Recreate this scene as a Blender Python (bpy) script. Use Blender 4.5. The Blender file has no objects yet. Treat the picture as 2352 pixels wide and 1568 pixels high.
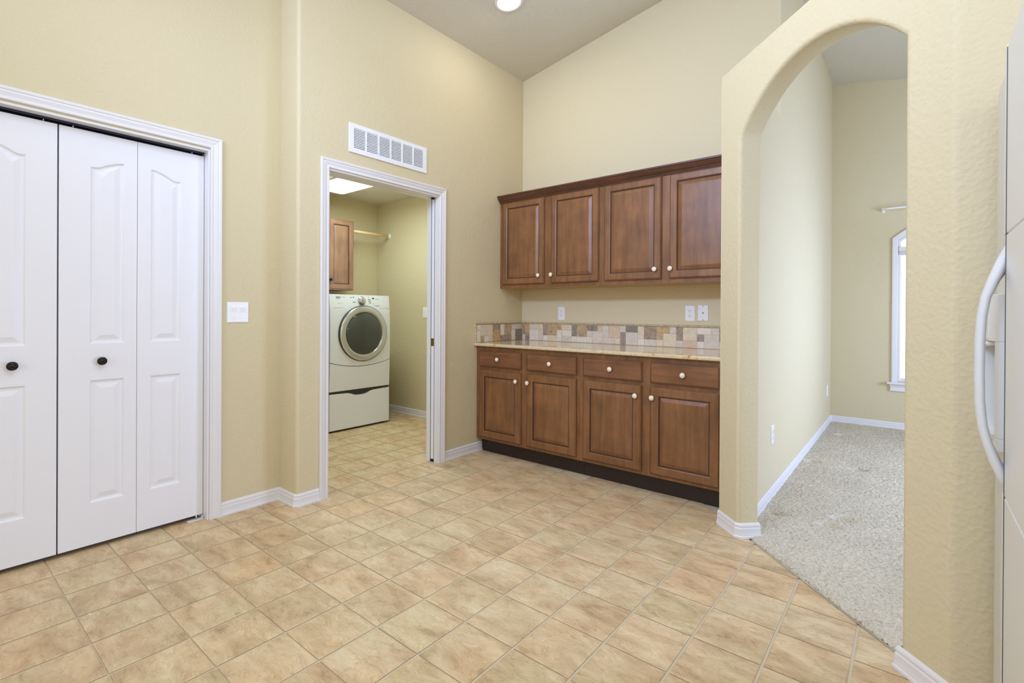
import bpy, bmesh, math, random
from mathutils import Vector, Matrix
S = bpy.context.scene
C = S.collection
R = math.radians
random.seed(7)

# ------------------------------------------------------------------ camera
CX, CY, CH = 2.8264, -3.6357, 1.1622
cam_d = bpy.data.cameras.new('camera'); cam = bpy.data.objects.new('camera', cam_d); C.objects.link(cam)
cam_d.sensor_width = 36.0; cam_d.sensor_fit = 'HORIZONTAL'
cam_d.lens = 1136.79 / 2352 * 36.0
cam_d.shift_y = -64.30 / 2352
cam_d.clip_start = 0.02
def _cam():
    y, t, a = R(39.0205), R(.1534), R(.3251)
    f0 = Vector((-math.sin(y), math.cos(y), 0)); r0 = Vector((math.cos(y), math.sin(y), 0)); u0 = Vector((0, 0, 1))
    F = f0 * math.cos(t) - u0 * math.sin(t); u = u0 * math.cos(t) + f0 * math.sin(t)
    Rr = r0 * math.cos(a) + u * math.sin(a); U = u * math.cos(a) - r0 * math.sin(a)
    m = Matrix((Rr, U, -F)).transposed().to_4x4(); m.translation = (CX, CY, CH)
    cam.matrix_world = m
_cam()
S.camera = cam

# ------------------------------------------------------------------ light and exposure
w = bpy.data.worlds.new('world'); S.world = w; w.use_nodes = True
w.node_tree.nodes['Background'].inputs[0].default_value = (.86, .93, 1, 1)
w.node_tree.nodes['Background'].inputs[1].default_value = 2.2
S.view_settings.view_transform = 'Standard'; S.view_settings.look = 'None'
S.view_settings.gamma = 1; S.view_settings.use_curve_mapping = False
S.view_settings.exposure = -0.10
S.cycles.use_denoising = True
S.cycles.max_bounces = 10; S.cycles.diffuse_bounces = 6; S.cycles.glossy_bounces = 4
S.cycles.transparent_max_bounces = 8
S.cycles.sample_clamp_indirect = 6.0
S.cycles.caustics_reflective = False; S.cycles.caustics_refractive = False

def area(name, loc, to, sx, sy, power, col=(1, 1, 1), spread=180):
    l = bpy.data.lights.new(name, 'AREA'); l.shape = 'RECTANGLE'; l.size = sx; l.size_y = sy
    l.energy = power; l.color = col; l.spread = R(spread)
    o = bpy.data.objects.new(name, l); C.objects.link(o); o.location = loc
    o.rotation_euler = (Vector(to) - Vector(loc)).to_track_quat('-Z', 'Y').to_euler()
    return o
# soft fill lamps added at unseen window openings behind and beside the camera
area('rear_fill_light', (2.2, -6.75, 2.2), (1.4, 0, 2.5), 3.6, 1.7, 6, (.80, .92, 1.1))
# overhead fill panel added to stand in for light bounced off the ceiling
area('ceiling_bounce_fill', (1.9, -2.75, 3.24), (1.75, -2.2, 0), 1.8, 2.3, 36, (.84, .95, 1.2))
area('high_cool_fill', (1.4, -4.6, 2.85), (1.5, 0, 2.4), 1.7, .35, 27, (.74, .92, 1.48), 100)  # added cool fill hung behind the camera to brighten the upper walls
area('side_fill_light', (6.05, -3.6, 2.1), (0, -2.2, 2.2), 2.6, 1.2, 16, (.82, .92, 1.08))  # second added fill, at the unseen side opening
# daylight of the dining room
area('window_light_dining', (5.3, .75, 1.28), (2.2, .9, 1.1), 1.7, 1.35, 62, (.70, .89, 1.45), 135)
# ceiling cans of the kitchen (one of them is in the picture); each is a wide soft disc just under its lens
def can_light(x, y, z, e):
    l = bpy.data.lights.new('can_light', 'AREA'); l.shape = 'DISK'; l.size = .22; l.energy = e; l.color = (1, .95, .86)
    o = bpy.data.objects.new('can_light', l); C.objects.link(o); o.location = (x, y, z)
CAN_E = 1.6
for x, y in ((1.8, -1.5), (.55, -3.3), (2.6, -3.6), (.9, -5.2), (2.9, -5.4)):
    can_light(x, y, (3.301 + .1754 * x if x < 2 else 3.652 - .19 * (x - 2)) - .03, CAN_E)
can_light(.552, -.885, 3.37, 3.5)

# ------------------------------------------------------------------ materials
def srgb(r, g, b):
    f = lambda c: (c / 255 / 12.92) if c / 255 <= .04045 else ((c / 255 + .055) / 1.055) ** 2.4
    return (f(r), f(g), f(b), 1)
def mat(name, col, rough=.5, metal=0, spec=.5, bump=None, **kw):
    m = bpy.data.materials.new(name); m.use_nodes = True
    nt = m.node_tree; b = nt.nodes['Principled BSDF']
    b.inputs['Base Color'].default_value = col; b.inputs['Roughness'].default_value = rough
    b.inputs['Metallic'].default_value = metal; b.inputs['Specular IOR Level'].default_value = spec
    for k, v in kw.items(): b.inputs[k.replace('_', ' ')].default_value = v
    if bump:
        scale, strength, dist, detail = bump
        g = nt.nodes.new('ShaderNodeNewGeometry'); n = nt.nodes.new('ShaderNodeTexNoise')
        n.inputs['Scale'].default_value = scale; n.inputs['Detail'].default_value = detail
        bp = nt.nodes.new('ShaderNodeBump'); bp.inputs['Strength'].default_value = strength; bp.inputs['Distance'].default_value = dist
        nt.links.new(g.outputs['Position'], n.inputs['Vector']); nt.links.new(n.outputs['Fac'], bp.inputs['Height'])
        nt.links.new(bp.outputs['Normal'], b.inputs['Normal'])
    return m
def nd(nt, t, **inp):
    n = nt.nodes.new(t)
    for k, v in inp.items(): n.inputs[k].default_value = v
    return n
def ramp(nt, fac, stops):
    r = nt.nodes.new('ShaderNodeValToRGB'); e = r.color_ramp.elements
    e[0].position, e[0].color = stops[0]; e[1].position, e[1].color = stops[-1]
    for p, c in stops[1:-1]:
        x = e.new(p); x.color = c
    nt.links.new(fac, r.inputs['Fac']); return r.outputs['Color']
def mixc(nt, fac, a, b, mode='MIX'):
    m = nt.nodes.new('ShaderNodeMix'); m.data_type = 'RGBA'; m.blend_type = mode
    for s, v in ((m.inputs['Factor'], fac), (m.inputs['A'], a), (m.inputs['B'], b)): pass
    def put(sock, v):
        if hasattr(v, 'is_output'): nt.links.new(v, sock)
        else: sock.default_value = v
    put(m.inputs[0], fac); put(m.inputs[6], a); put(m.inputs[7], b)
    return m.outputs[2]

def wall_paint(name, col):
    m = mat(name, col, .72, spec=.25)
    nt = m.node_tree; b = nt.nodes['Principled BSDF']
    g = nt.nodes.new('ShaderNodeNewGeometry')
    n = nd(nt, 'ShaderNodeTexNoise', Scale=95.0, Detail=3.0, Roughness=.55)
    n2 = nd(nt, 'ShaderNodeTexVoronoi', Scale=60.0)
    nt.links.new(g.outputs['Position'], n.inputs['Vector']); nt.links.new(g.outputs['Position'], n2.inputs['Vector'])
    a = nt.nodes.new('ShaderNodeMath'); a.operation = 'ADD'
    nt.links.new(n.outputs['Fac'], a.inputs[0]); nt.links.new(n2.outputs['Distance'], a.inputs[1])
    bp = nd(nt, 'ShaderNodeBump', Strength=.32, Distance=.0038)
    nt.links.new(a.outputs[0], bp.inputs['Height']); nt.links.new(bp.outputs['Normal'], b.inputs['Normal'])
    return m
M = {}
M['wall'] = wall_paint('cream_wall_paint', srgb(213, 201, 166))
M['ceiling'] = wall_paint('ceiling_paint', srgb(212, 207, 190))
M['trim'] = mat('white_semi_gloss', srgb(228, 227, 228), .32)
M['door'] = mat('white_door_paint', srgb(234, 234, 238), .4, bump=(40, .12, .002, 4))
M['plastic'] = mat('white_plastic', srgb(238, 238, 238), .3)
M['dark'] = mat('black_void', (.004, .004, .005, 1), .8)
M['track'] = mat('dark_steel_track', srgb(60, 62, 74), .35, 1)
M['steel'] = mat('bright_steel', srgb(205, 205, 205), .25, 1)
M['brass'] = mat('antique_brass', srgb(150, 132, 62), .35, 1)
M['bronze'] = mat('oil_rubbed_bronze', srgb(42, 36, 30), .28, .6)
M['ceramic'] = mat('cream_ceramic', srgb(236, 228, 208), .12)
M['kick'] = mat('dark_toe_kick', srgb(40, 24, 15), .5)
M['glaze'] = mat('dark_wood_glaze', srgb(72, 44, 26), .6)
M['enamel'] = mat('white_enamel', srgb(236, 241, 248), .15, Coat_Weight=.3)
M['enamel_grey'] = mat('pale_grey_enamel', srgb(196, 200, 196), .2)
M['seam'] = mat('dark_seam', srgb(60, 62, 58), .6)
M['chrome'] = mat('brushed_chrome', srgb(216, 221, 228), .18, .8)
M['glass_dark'] = mat('smoked_glass', srgb(66, 72, 70), .06, Coat_Weight=.6)
M['fridge'] = mat('white_fridge_enamel', srgb(212, 211, 204), .3, bump=(300, .05, .0008, 2))
M['fridge_plastic'] = mat('white_fridge_plastic', srgb(222, 224, 226), .25)
M['ivory'] = mat('ivory_plastic', srgb(224, 222, 208), .3)
M['print'] = mat('grey_print', srgb(96, 100, 98), .6)
M['rodwood'] = mat('pale_dowel_wood', srgb(232, 205, 150), .5)
M['vent'] = mat('vent_white', srgb(236, 238, 242), .4)
M['vent_in'] = mat('vent_inside_grey', srgb(120, 122, 126), .8)
M['grout'] = mat('vinyl_grout', srgb(212, 197, 168), .5, bump=(260, .3, .001, 3))
M['paper'] = mat('white_scrap', srgb(245, 245, 240), .8)
M['cap'] = None

def emis(name, col, s):
    m = bpy.data.materials.new(name); m.use_nodes = True; nt = m.node_tree; nt.nodes.clear()
    e = nt.nodes.new('ShaderNodeEmission'); e.inputs[0].default_value = col; e.inputs[1].default_value = s
    o = nt.nodes.new('ShaderNodeOutputMaterial'); nt.links.new(e.outputs[0], o.inputs[0]); return m
M['lens'] = emis('lamp_lens_lit', (1, .97, .9, 1), 14)
M['diffuser'] = emis('fluorescent_diffuser_lit', (.93, 1, .86, 1), 6.0)
def pane_mat():
    m = bpy.data.materials.new('window_glass'); m.use_nodes = True; nt = m.node_tree; nt.nodes.clear()
    t = nt.nodes.new('ShaderNodeBsdfTransparent'); g = nt.nodes.new('ShaderNodeBsdfGlossy'); g.inputs['Roughness'].default_value = .02
    f = nt.nodes.new('ShaderNodeFresnel'); f.inputs[0].default_value = 1.3
    x = nt.nodes.new('ShaderNodeMixShader'); o = nt.nodes.new('ShaderNodeOutputMaterial')
    nt.links.new(f.outputs[0], x.inputs[0]); nt.links.new(t.outputs[0], x.inputs[1]); nt.links.new(g.outputs[0], x.inputs[2])
    nt.links.new(x.outputs[0], o.inputs[0]); return m
M['glass'] = pane_mat()

def wood(name, dark, mid, light, seed=0.0, horiz=False):
    m = mat(name, mid, .36, spec=.45); nt = m.node_tree; b = nt.nodes['Principled BSDF']
    g = nt.nodes.new('ShaderNodeNewGeometry'); oi = nt.nodes.new('ShaderNodeObjectInfo')
    mp = nt.nodes.new('ShaderNodeMapping'); mp.inputs['Scale'].default_value = (3, 3, 26) if horiz else (26, 26, 2.2)
    if horiz: mp.inputs['Scale'].default_value = (2.2, 26, 26)
    add = nt.nodes.new('ShaderNodeVectorMath'); add.operation = 'ADD'
    mul = nt.nodes.new('ShaderNodeVectorMath'); mul.operation = 'SCALE'; mul.inputs[0].default_value = (3.1, 1.7, 5.3)
    nt.links.new(oi.outputs['Random'], mul.inputs['Scale'])
    nt.links.new(g.outputs['Position'], add.inputs[0]); nt.links.new(mul.outputs[0], add.inputs[1])
    nt.links.new(add.outputs[0], mp.inputs['Vector'])
    n1 = nd(nt, 'ShaderNodeTexNoise', Scale=1.0, Detail=6.0, Roughness=.62, Distortion=.5)
    nt.links.new(mp.outputs[0], n1.inputs['Vector'])
    n2 = nd(nt, 'ShaderNodeTexNoise', Scale=5.5, Detail=3.0, Roughness=.6)
    nt.links.new(add.outputs[0], n2.inputs['Vector'])
    c1 = ramp(nt, n1.outputs['Fac'], [(.25, dark), (.5, mid), (.78, light)])
    c2 = ramp(nt, n2.outputs['Fac'], [(.32, (.74, .74, .74, 1)), (.72, (1.12, 1.08, 1.02, 1))])
    col = mixc(nt, 1.0, c1, c2, 'MULTIPLY')
    nt.links.new(col, b.inputs['Base Color'])
    bp = nd(nt, 'ShaderNodeBump', Strength=.06, Distance=.002); nt.links.new(n1.outputs['Fac'], bp.inputs['Height'])
    nt.links.new(bp.outputs['Normal'], b.inputs['Normal'])
    return m
M['wood'] = wood('stained_maple', srgb(112, 74, 43), srgb(132, 91, 56), srgb(148, 105, 68))
M['wood_h'] = wood('stained_maple_rail', srgb(110, 71, 43), srgb(130, 87, 55), srgb(146, 102, 68), horiz=True)
M['wood_crown'] = wood('stained_maple_crown', srgb(78, 46, 30), srgb(92, 57, 38), srgb(106, 68, 46), horiz=True)
M['wood_inside'] = mat('cabinet_underside_maple', srgb(186, 148, 96), .5)
M['wood_pale'] = wood('stained_maple_laundry', srgb(136, 102, 80), srgb(157, 120, 97), srgb(170, 135, 112))

def tile_mat(name, vertical):
    m = mat(name, srgb(205, 184, 150), .5, spec=.35); nt = m.node_tree; b = nt.nodes['Principled BSDF']
    g = nt.nodes.new('ShaderNodeNewGeometry'); oi = nt.nodes.new('ShaderNodeObjectInfo')
    mul = nt.nodes.new('ShaderNodeVectorMath'); mul.operation = 'SCALE'; mul.inputs[0].default_value = (31.0, 17.0, 9.0)
    add = nt.nodes.new('ShaderNodeVectorMath'); add.operation = 'ADD'
    nt.links.new(oi.outputs['Random'], mul.inputs['Scale'])
    nt.links.new(g.outputs['Position'], add.inputs[0]); nt.links.new(mul.outputs[0], add.inputs[1])
    mp = nt.nodes.new('ShaderNodeMapping'); mp.inputs['Scale'].default_value = (7.5, 3.4, 5) if vertical else (3.4, 7.5, 5)
    mp.inputs['Rotation'].default_value = (0, 0, .35)
    nt.links.new(add.outputs[0], mp.inputs['Vector'])
    n1 = nd(nt, 'ShaderNodeTexNoise', Scale=1.3, Detail=8.0, Roughness=.62, Distortion=.45)
    n2 = nd(nt, 'ShaderNodeTexNoise', Scale=3.4, Detail=9.0, Roughness=.68, Distortion=.9)
    nt.links.new(mp.outputs[0], n1.inputs['Vector']); nt.links.new(mp.outputs[0], n2.inputs['Vector'])
    c = ramp(nt, n1.outputs['Fac'], [(.28, srgb(178, 152, 117)), (.42, srgb(204, 179, 143)), (.55, srgb(218, 196, 160)), (.72, srgb(226, 210, 177))])
    c2 = ramp(nt, n2.outputs['Fac'], [(.3, (.74, .70, .64, 1)), (.45, (.97, .95, .93, 1)), (.7, (1.06, 1.06, 1.05, 1))])
    n4 = nd(nt, 'ShaderNodeTexNoise', Scale=2.6, Detail=6.0, Roughness=.62, Distortion=.8); nt.links.new(mp.outputs[0], n4.inputs['Vector'])
    vein = ramp(nt, n4.outputs['Fac'], [(.465, (1, 1, 1, 1)), (.492, (.80, .755, .70, 1)), (.503, (1, 1, 1, 1)), (.522, (1.13, 1.12, 1.1, 1)), (.55, (1, 1, 1, 1))])
    c2 = mixc(nt, .75, c2, mixc(nt, 1.0, c2, vein, 'MULTIPLY'))
    tone = ramp(nt, oi.outputs['Random'], [(0, (.965, .975, .95, 1)), (.3, (1, 1, 1, 1)), (.65, (1.0, .98, .965, 1)), (1, (1.01, 1.015, .995, 1))])
    n3 = nd(nt, 'ShaderNodeTexNoise', Scale=2.3, Detail=2.0); nt.links.new(add.outputs[0], n3.inputs['Vector'])
    tone = mixc(nt, 1.0, tone, ramp(nt, n3.outputs['Fac'], [(.35, (1.03, .97, .93, 1)), (.5, (1, 1, 1, 1)), (.65, (.95, .985, .95, 1))]), 'MULTIPLY')
    col = mixc(nt, 1.0, mixc(nt, 1.0, c, c2, 'MULTIPLY'), tone, 'MULTIPLY')
    nt.links.new(col, b.inputs['Base Color'])
    bp = nd(nt, 'ShaderNodeBump', Strength=.8, Distance=.003); nt.links.new(n2.outputs['Fac'], bp.inputs['Height'])
    nt.links.new(bp.outputs['Normal'], b.inputs['Normal'])
    return m
M['tile'] = tile_mat('stone_look_vinyl', False)
M['tile_edge'] = mat('tile_joint_edge', srgb(168, 146, 114), .8)

def granite():
    m = mat('beige_granite', srgb(214, 196, 156), .09, spec=.6); nt = m.node_tree; b = nt.nodes['Principled BSDF']
    g = nt.nodes.new('ShaderNodeNewGeometry')
    n1 = nd(nt, 'ShaderNodeTexNoise', Scale=170.0, Detail=4.0, Roughness=.7)
    n2 = nd(nt, 'ShaderNodeTexNoise', Scale=11.0, Detail=5.0, Roughness=.6, Distortion=.8)
    for n in (n1, n2): nt.links.new(g.outputs['Position'], n.inputs['Vector'])
    c = ramp(nt, n1.outputs['Fac'], [(.33, srgb(160, 138, 100)), (.45, srgb(208, 190, 150)), (.62, srgb(222, 207, 172))])
    f = ramp(nt, n2.outputs['Fac'], [(.57, (0, 0, 0, 1)), (.66, (1, 1, 1, 1))])
    col = mixc(nt, f, c, srgb(190, 134, 70)); nt.links.new(col, b.inputs['Base Color'])
    return m
M['granite'] = granite()
def travertine(name, col, var=.16):
    m = mat(name, col, .45); nt = m.node_tree; b = nt.nodes['Principled BSDF']
    g = nt.nodes.new('ShaderNodeNewGeometry'); n = nd(nt, 'ShaderNodeTexNoise', Scale=45.0, Detail=5.0, Roughness=.65)
    nt.links.new(g.outputs['Position'], n.inputs['Vector'])
    c = ramp(nt, n.outputs['Fac'], [(.3, (1 - var * 1.6,) * 3 + (1,)), (.55, (1, 1, 1, 1)), (.75, (1 + var * .4,) * 3 + (1,))])
    nt.links.new(mixc(nt, 1.0, col, c, 'MULTIPLY'), b.inputs['Base Color']); return m
TC = {'c': (222, 206, 176), 'w': (228, 218, 200), 'l': (216, 203, 186), 'g': (166, 148, 134), 't': (194, 166, 130),
      'o': (202, 168, 118), 'd': (150, 140, 126), 'b': (168, 146, 124), 'k': (214, 190, 162)}
for k, v in TC.items(): M['ts_' + k] = travertine('tumbled_stone_' + k, srgb(*v), .3 if k in 'dbgto' else .1)
M['cap'] = travertine('travertine_liner', srgb(196, 178, 140), .3)
M['tgrout'] = mat('splash_grout', srgb(204, 190, 166), .9)

def carpet_mat():
    m = mat('grey_beige_pile', srgb(196, 192, 184), .95, spec=.1); nt = m.node_tree; b = nt.nodes['Principled BSDF']
    g = nt.nodes.new('ShaderNodeNewGeometry')
    mp = nt.nodes.new('ShaderNodeMapping'); mp.inputs['Scale'].default_value = (1, 1.6, 1); mp.inputs['Rotation'].default_value = (0, 0, .8)
    nt.links.new(g.outputs['Position'], mp.inputs['Vector'])
    n = nd(nt, 'ShaderNodeTexNoise', Scale=95.0, Detail=3.0, Roughness=.7); nt.links.new(mp.outputs[0], n.inputs['Vector'])
    n2 = nd(nt, 'ShaderNodeTexNoise', Scale=3.0, Detail=2.0); nt.links.new(g.outputs['Position'], n2.inputs['Vector'])
    c = ramp(nt, n.outputs['Fac'], [(.30, srgb(164, 150, 122)), (.43, srgb(208, 199, 180)), (.62, srgb(226, 218, 200))])
    c2 = ramp(nt, n2.outputs['Fac'], [(.35, (.95, .95, .95, 1)), (.65, (1.03, 1.03, 1.03, 1))])
    nt.links.new(mixc(nt, 1.0, c, c2, 'MULTIPLY'), b.inputs['Base Color'])
    bp = nd(nt, 'ShaderNodeBump', Strength=.8, Distance=.006); nt.links.new(n.outputs['Fac'], bp.inputs['Height'])
    nt.links.new(bp.outputs['Normal'], b.inputs['Normal']); return m
M['carpet'] = carpet_mat()

# ------------------------------------------------------------------ mesh helpers
class MB:
    def __init__(s): s.v = []; s.f = []; s.m = []; s.sm = []; s.cur = 0; s.smooth = False
    def add(s, vs, fs):
        o = len(s.v); s.v += [tuple(map(float, p)) for p in vs]
        for f in fs: s.f.append(tuple(i + o for i in f)); s.m.append(s.cur); s.sm.append(s.smooth)
        return s
    def box(s, x0, x1, y0, y1, z0, z1):
        if x0 > x1: x0, x1 = x1, x0
        if y0 > y1: y0, y1 = y1, y0
        if z0 > z1: z0, z1 = z1, z0
        return s.add([(x0, y0, z0), (x1, y0, z0), (x1, y1, z0), (x0, y1, z0), (x0, y0, z1), (x1, y0, z1), (x1, y1, z1), (x0, y1, z1)],
              [(0, 3, 2, 1), (4, 5, 6, 7), (0, 1, 5, 4), (1, 2, 6, 5), (2, 3, 7, 6), (3, 0, 4, 7)])
    def rings(s, rs, close0=True, close1=True, closed=True):
        n = len(rs[0]); vs = [p for r in rs for p in r]; fs = []
        for k in range(len(rs) - 1):
            for i in range(n if closed else n - 1):
                j = (i + 1) % n
                fs.append((k * n + i, k * n + j, (k + 1) * n + j, (k + 1) * n + i))
        if close0: fs.append(tuple(range(n))[::-1])
        if close1: fs.append(tuple((len(rs) - 1) * n + i for i in range(n)))
        return s.add(vs, fs)
    def prism(s, poly, z0, z1):   # z0, z1 numbers or functions of (x, y)
        f0 = z0 if callable(z0) else (lambda x, y: z0); f1 = z1 if callable(z1) else (lambda x, y: z1)
        return s.rings([[(x, y, f0(x, y)) for x, y in poly], [(x, y, f1(x, y)) for x, y in poly]])
    def lathe(s, prof, origin, axis, n=24, smooth=True, sx=1.0):   # prof: (radius, height) along axis
        a = Vector(axis).normalized(); t = Vector((0, 0, 1)) if abs(a.z) < .9 else Vector((1, 0, 0))
        u = a.cross(t).normalized(); v = a.cross(u).normalized(); o = Vector(origin)
        if (u.cross(v)).dot(a) < 0: u = -u
        sv = s.smooth; s.smooth = smooth
        s.rings([[o + a * h + (u * math.cos(2 * math.pi * i / n) + v * math.sin(2 * math.pi * i / n)) * max(r, 1e-5) for i in range(n)] for r, h in prof])
        s.smooth = sv; return s
    def tube(s, pts, r, n=10, smooth=True):
        pts = [Vector(p) for p in pts]; rs = []
        rr = r if isinstance(r, (list, tuple)) else [r] * len(pts)
        up = Vector((0, 0, 1))
        for i, p in enumerate(pts):
            d = (pts[min(i + 1, len(pts) - 1)] - pts[max(i - 1, 0)]).normalized()
            t = up if abs(d.z) < .95 else Vector((1, 0, 0))
            a = d.cross(t).normalized(); b = d.cross(a).normalized()
            rs.append([p + (a * math.cos(2 * math.pi * k / n) + b * math.sin(2 * math.pi * k / n)) * rr[i] for k in range(n)])
        sv = s.smooth; s.smooth = smooth; s.rings(rs); s.smooth = sv; return s
    def sweep(s, path, prof, mp, closed=False):
        """path in 2D (u, v); prof (a, b): a towards the right of the path, b third axis; mp(u, v, b) -> xyz"""
        n = len(path); rs = []
        def nrm(p, q):
            d = Vector(q) - Vector(p); d.normalize(); return Vector((d.y, -d.x))
        for i, p in enumerate(path):
            if i == 0: m = nrm(path[0], path[1])
            elif i == n - 1: m = nrm(path[-2], path[-1])
            else:
                a, b = nrm(path[i - 1], p), nrm(p, path[i + 1]); m = (a + b); m = m / max(m.dot(a), .2)
            rs.append([mp(p[0] + m.x * a_, p[1] + m.y * a_, b_) for a_, b_ in prof])
        return s.rings(rs)
    def build(s, name, mats, parent=None, bevel=None, pivot=None, recalc=True, angle=None):
        me = bpy.data.meshes.new(name)
        vs = [Vector(v) for v in s.v]
        if parent is not None: org = WL[parent.name]
        elif pivot is not None: org = Vector(pivot)
        else:
            xs, ys, zs = zip(*s.v); org = Vector(((min(xs) + max(xs)) / 2, (min(ys) + max(ys)) / 2, min(zs)))
        me.from_pydata([v - org for v in vs], [], s.f)
        if not isinstance(mats, (list, tuple)): mats = [mats]
        for m_ in mats: me.materials.append(M[m_] if isinstance(m_, str) else m_)
        me.polygons.foreach_set('material_index', s.m); me.polygons.foreach_set('use_smooth', s.sm)
        if recalc:
            bm = bmesh.new(); bm.from_mesh(me); bmesh.ops.recalc_face_normals(bm, faces=bm.faces); bm.to_mesh(me); bm.free()
        me.update()
        o = bpy.data.objects.new(name, me); C.objects.link(o)
        if parent is not None: o.parent = parent; WL[o.name] = org
        else: o.location = org; WL[o.name] = org
        if bevel:
            bv = o.modifiers.new('bevel', 'BEVEL'); bv.width = bevel; bv.segments = 2; bv.limit_method = 'ANGLE'; bv.angle_limit = R(40)
        return o
WL = {}
def thing(name, loc, label, cat, group=None, kind=None):
    o = bpy.data.objects.new(name, None); C.objects.link(o); o.location = loc; o.empty_display_size = .1
    WL[o.name] = Vector(loc); return tag(o, label, cat, group, kind)
def tag(o, label=None, cat=None, group=None, kind=None):
    if label: o['label'] = label
    if cat: o['category'] = cat
    if group: o['group'] = group
    if kind: o['kind'] = kind
    return o
def copy_to(o, parent, delta):   # a copy of a part placed elsewhere (shares its mesh)
    c = o.copy(); C.objects.link(c); c.parent = parent; c.location = Vector(o.location) + Vector(delta) if parent is None else Vector(delta)
    return c
def arc(cx, cy, r, a0, a1, n=6):
    return [(cx + r * math.cos(R(a0 + (a1 - a0) * i / n)), cy + r * math.sin(R(a0 + (a1 - a0) * i / n))) for i in range(n + 1)]

# ------------------------------------------------------------------ measured layout
def zc(x, y=0): return 3.301 + .1754 * x if x <= 2.0 else 3.652 - .19 * (x - 2.0)
JX = -.207            # closet wall plane
XW = 2.14             # left wall of the dining room
YF = 2.66             # far wall of the dining room
D = Vector((.7106, -.7036)); N = Vector((.7036, .7106)); P0 = Vector((2.128, -.911)); TH = .1125
def dg(s, n=0.0): p = P0 + D * s + N * n; return (p.x, p.y)
S1 = 1.111; HW = 2.464
r = .02

# ------------------------------------------------------------------ walls
def st(mb, name, mats='wall', **k): return tag(mb.build(name, mats, **k), kind='structure')
DY0, DY1, DZ = -1.958, -1.045, 2.054     # laundry door opening
CY0, CY1, CZ = -3.786, -2.568, 2.043 
WG = .010   # the wall stops this far behind the jamb faces
CZW = CZ + WG;    # closet opening
b = MB()
poly = [(0, DY0 - .006), (-.13, DY0 - .006), (-.13, -2.05), (-.33, -2.05), (-.33, CY1 + WG), (JX, CY1 + WG), (JX, -2.164)] + arc(-r, -2.164 + r, r, -90, 0)
b.prism(poly, 0, zc)
b.prism([(0, DY1 + .006), (0, 0), (-.13, 0), (-.13, DY1 + .006)], 0, zc)
b.prism([(0, DY0 - .006), (0, DY1 + .006), (-.13, DY1 + .006), (-.13, DY0 - .006)], DZ, zc)
b.prism([(JX, CY1 + WG), (-.33, CY1 + WG), (-.33, CY0 - WG), (JX, CY0 - WG)], CZW, zc)
b.prism([(JX, CY0 - WG), (-.33, CY0 - WG), (-.33, -7.0), (JX, -7.0)], 0, zc)
st(b, 'wall_left')
b = MB()
b.prism([(-.13, 0), (2.0, 0)] + arc(XW - r, r, r, -90, 0)[0:] + [(XW, YF), (2.0, YF), (2.0, .12), (-.13, .12)], 0, zc)
st(b, 'wall_back')
# dining room far wall with an arch-headed window
WX0, WX1, WZ0, WZS = 2.706, 4.20, .49, 1.905
wr = (WX1 - WX0) / 2 / math.sin(R(40)); wcx = (WX0 + WX1) / 2; wcz = WZS - wr * math.cos(R(40))
def warch(off=0, n=18):
    return [(wcx + (wr + off) * math.sin(R(a)), wcz + (wr + off) * math.cos(R(a))) for a in [-40 + 80 * i / n for i in range(n + 1)]]
b = MB()
b.prism([(2.0, YF), (WX0, YF), (WX0, YF + .15), (2.0, YF + .15)], 0, zc)
b.prism([(WX1, YF), (5.6, YF), (5.6, YF + .15), (WX1, YF + .15)], 0, zc)
b.prism([(WX0, YF), (WX1, YF), (WX1, YF + .15), (WX0, YF + .15)], 0, WZ0)
aw = warch()
for (xa, za), (xb, zb) in zip(aw[:-1], aw[1:]):
    b.rings([[(xa, YF, za), (xb, YF, zb), (xb, YF + .15, zb), (xa, YF + .15, za)], [(xa, YF, zc(xa)), (xb, YF, zc(xb)), (xb, YF + .15, zc(xb)), (xa, YF + .15, zc(xa))]])
st(b, 'wall_dining_far')
# dining right wall with its window opening (outside the frame), great room walls behind the camera
b = MB()
def wall_x(b, x, t, y0, y1, oy0, oy1, oz0, oz1):
    b.prism([(x, y0), (x + t, y0), (x + t, oy0), (x, oy0)], 0, zc); b.prism([(x, oy1), (x + t, oy1), (x + t, y1), (x, y1)], 0, zc)
    b.prism([(x, oy0), (x + t, oy0), (x + t, oy1), (x, oy1)], 0, oz0); b.prism([(x, oy0), (x + t, oy0), (x + t, oy1), (x, oy1)], oz1, zc)
wall_x(b, 5.45, .15, -1.57, YF, -.1, 1.6, .6, 1.95)
st(b, 'wall_dining_right')
b = MB(); wall_x(b, 6.2, .15, -7.15, -1.57, -4.9, -2.3, .7, 2.7)
b.prism([(5.45, -1.57), (6.2, -1.57), (6.2, -1.45), (5.45, -1.45)], 0, zc)
st(b, 'wall_great_room_right')
b = MB()
for x0, x1, z0, z1 in ((JX, .4, 0, None), (4.0, 6.2, 0, None), (.4, 4.0, 0, .45), (.4, 4.0, 3.05, None)):
    pl = [(x0, -7.15), (min(x1, 2.0), -7.15), (x1, -7.15), (x1, -7.0), (min(x1, 2.0), -7.0), (x0, -7.0)] if x0 < 2 < x1 else [(x0, -7.15), (x1, -7.15), (x1, -7.0), (x0, -7.0)]
    b.prism(pl, z0, z1 if z1 else zc)
st(b, 'wall_great_room_rear')

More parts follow.
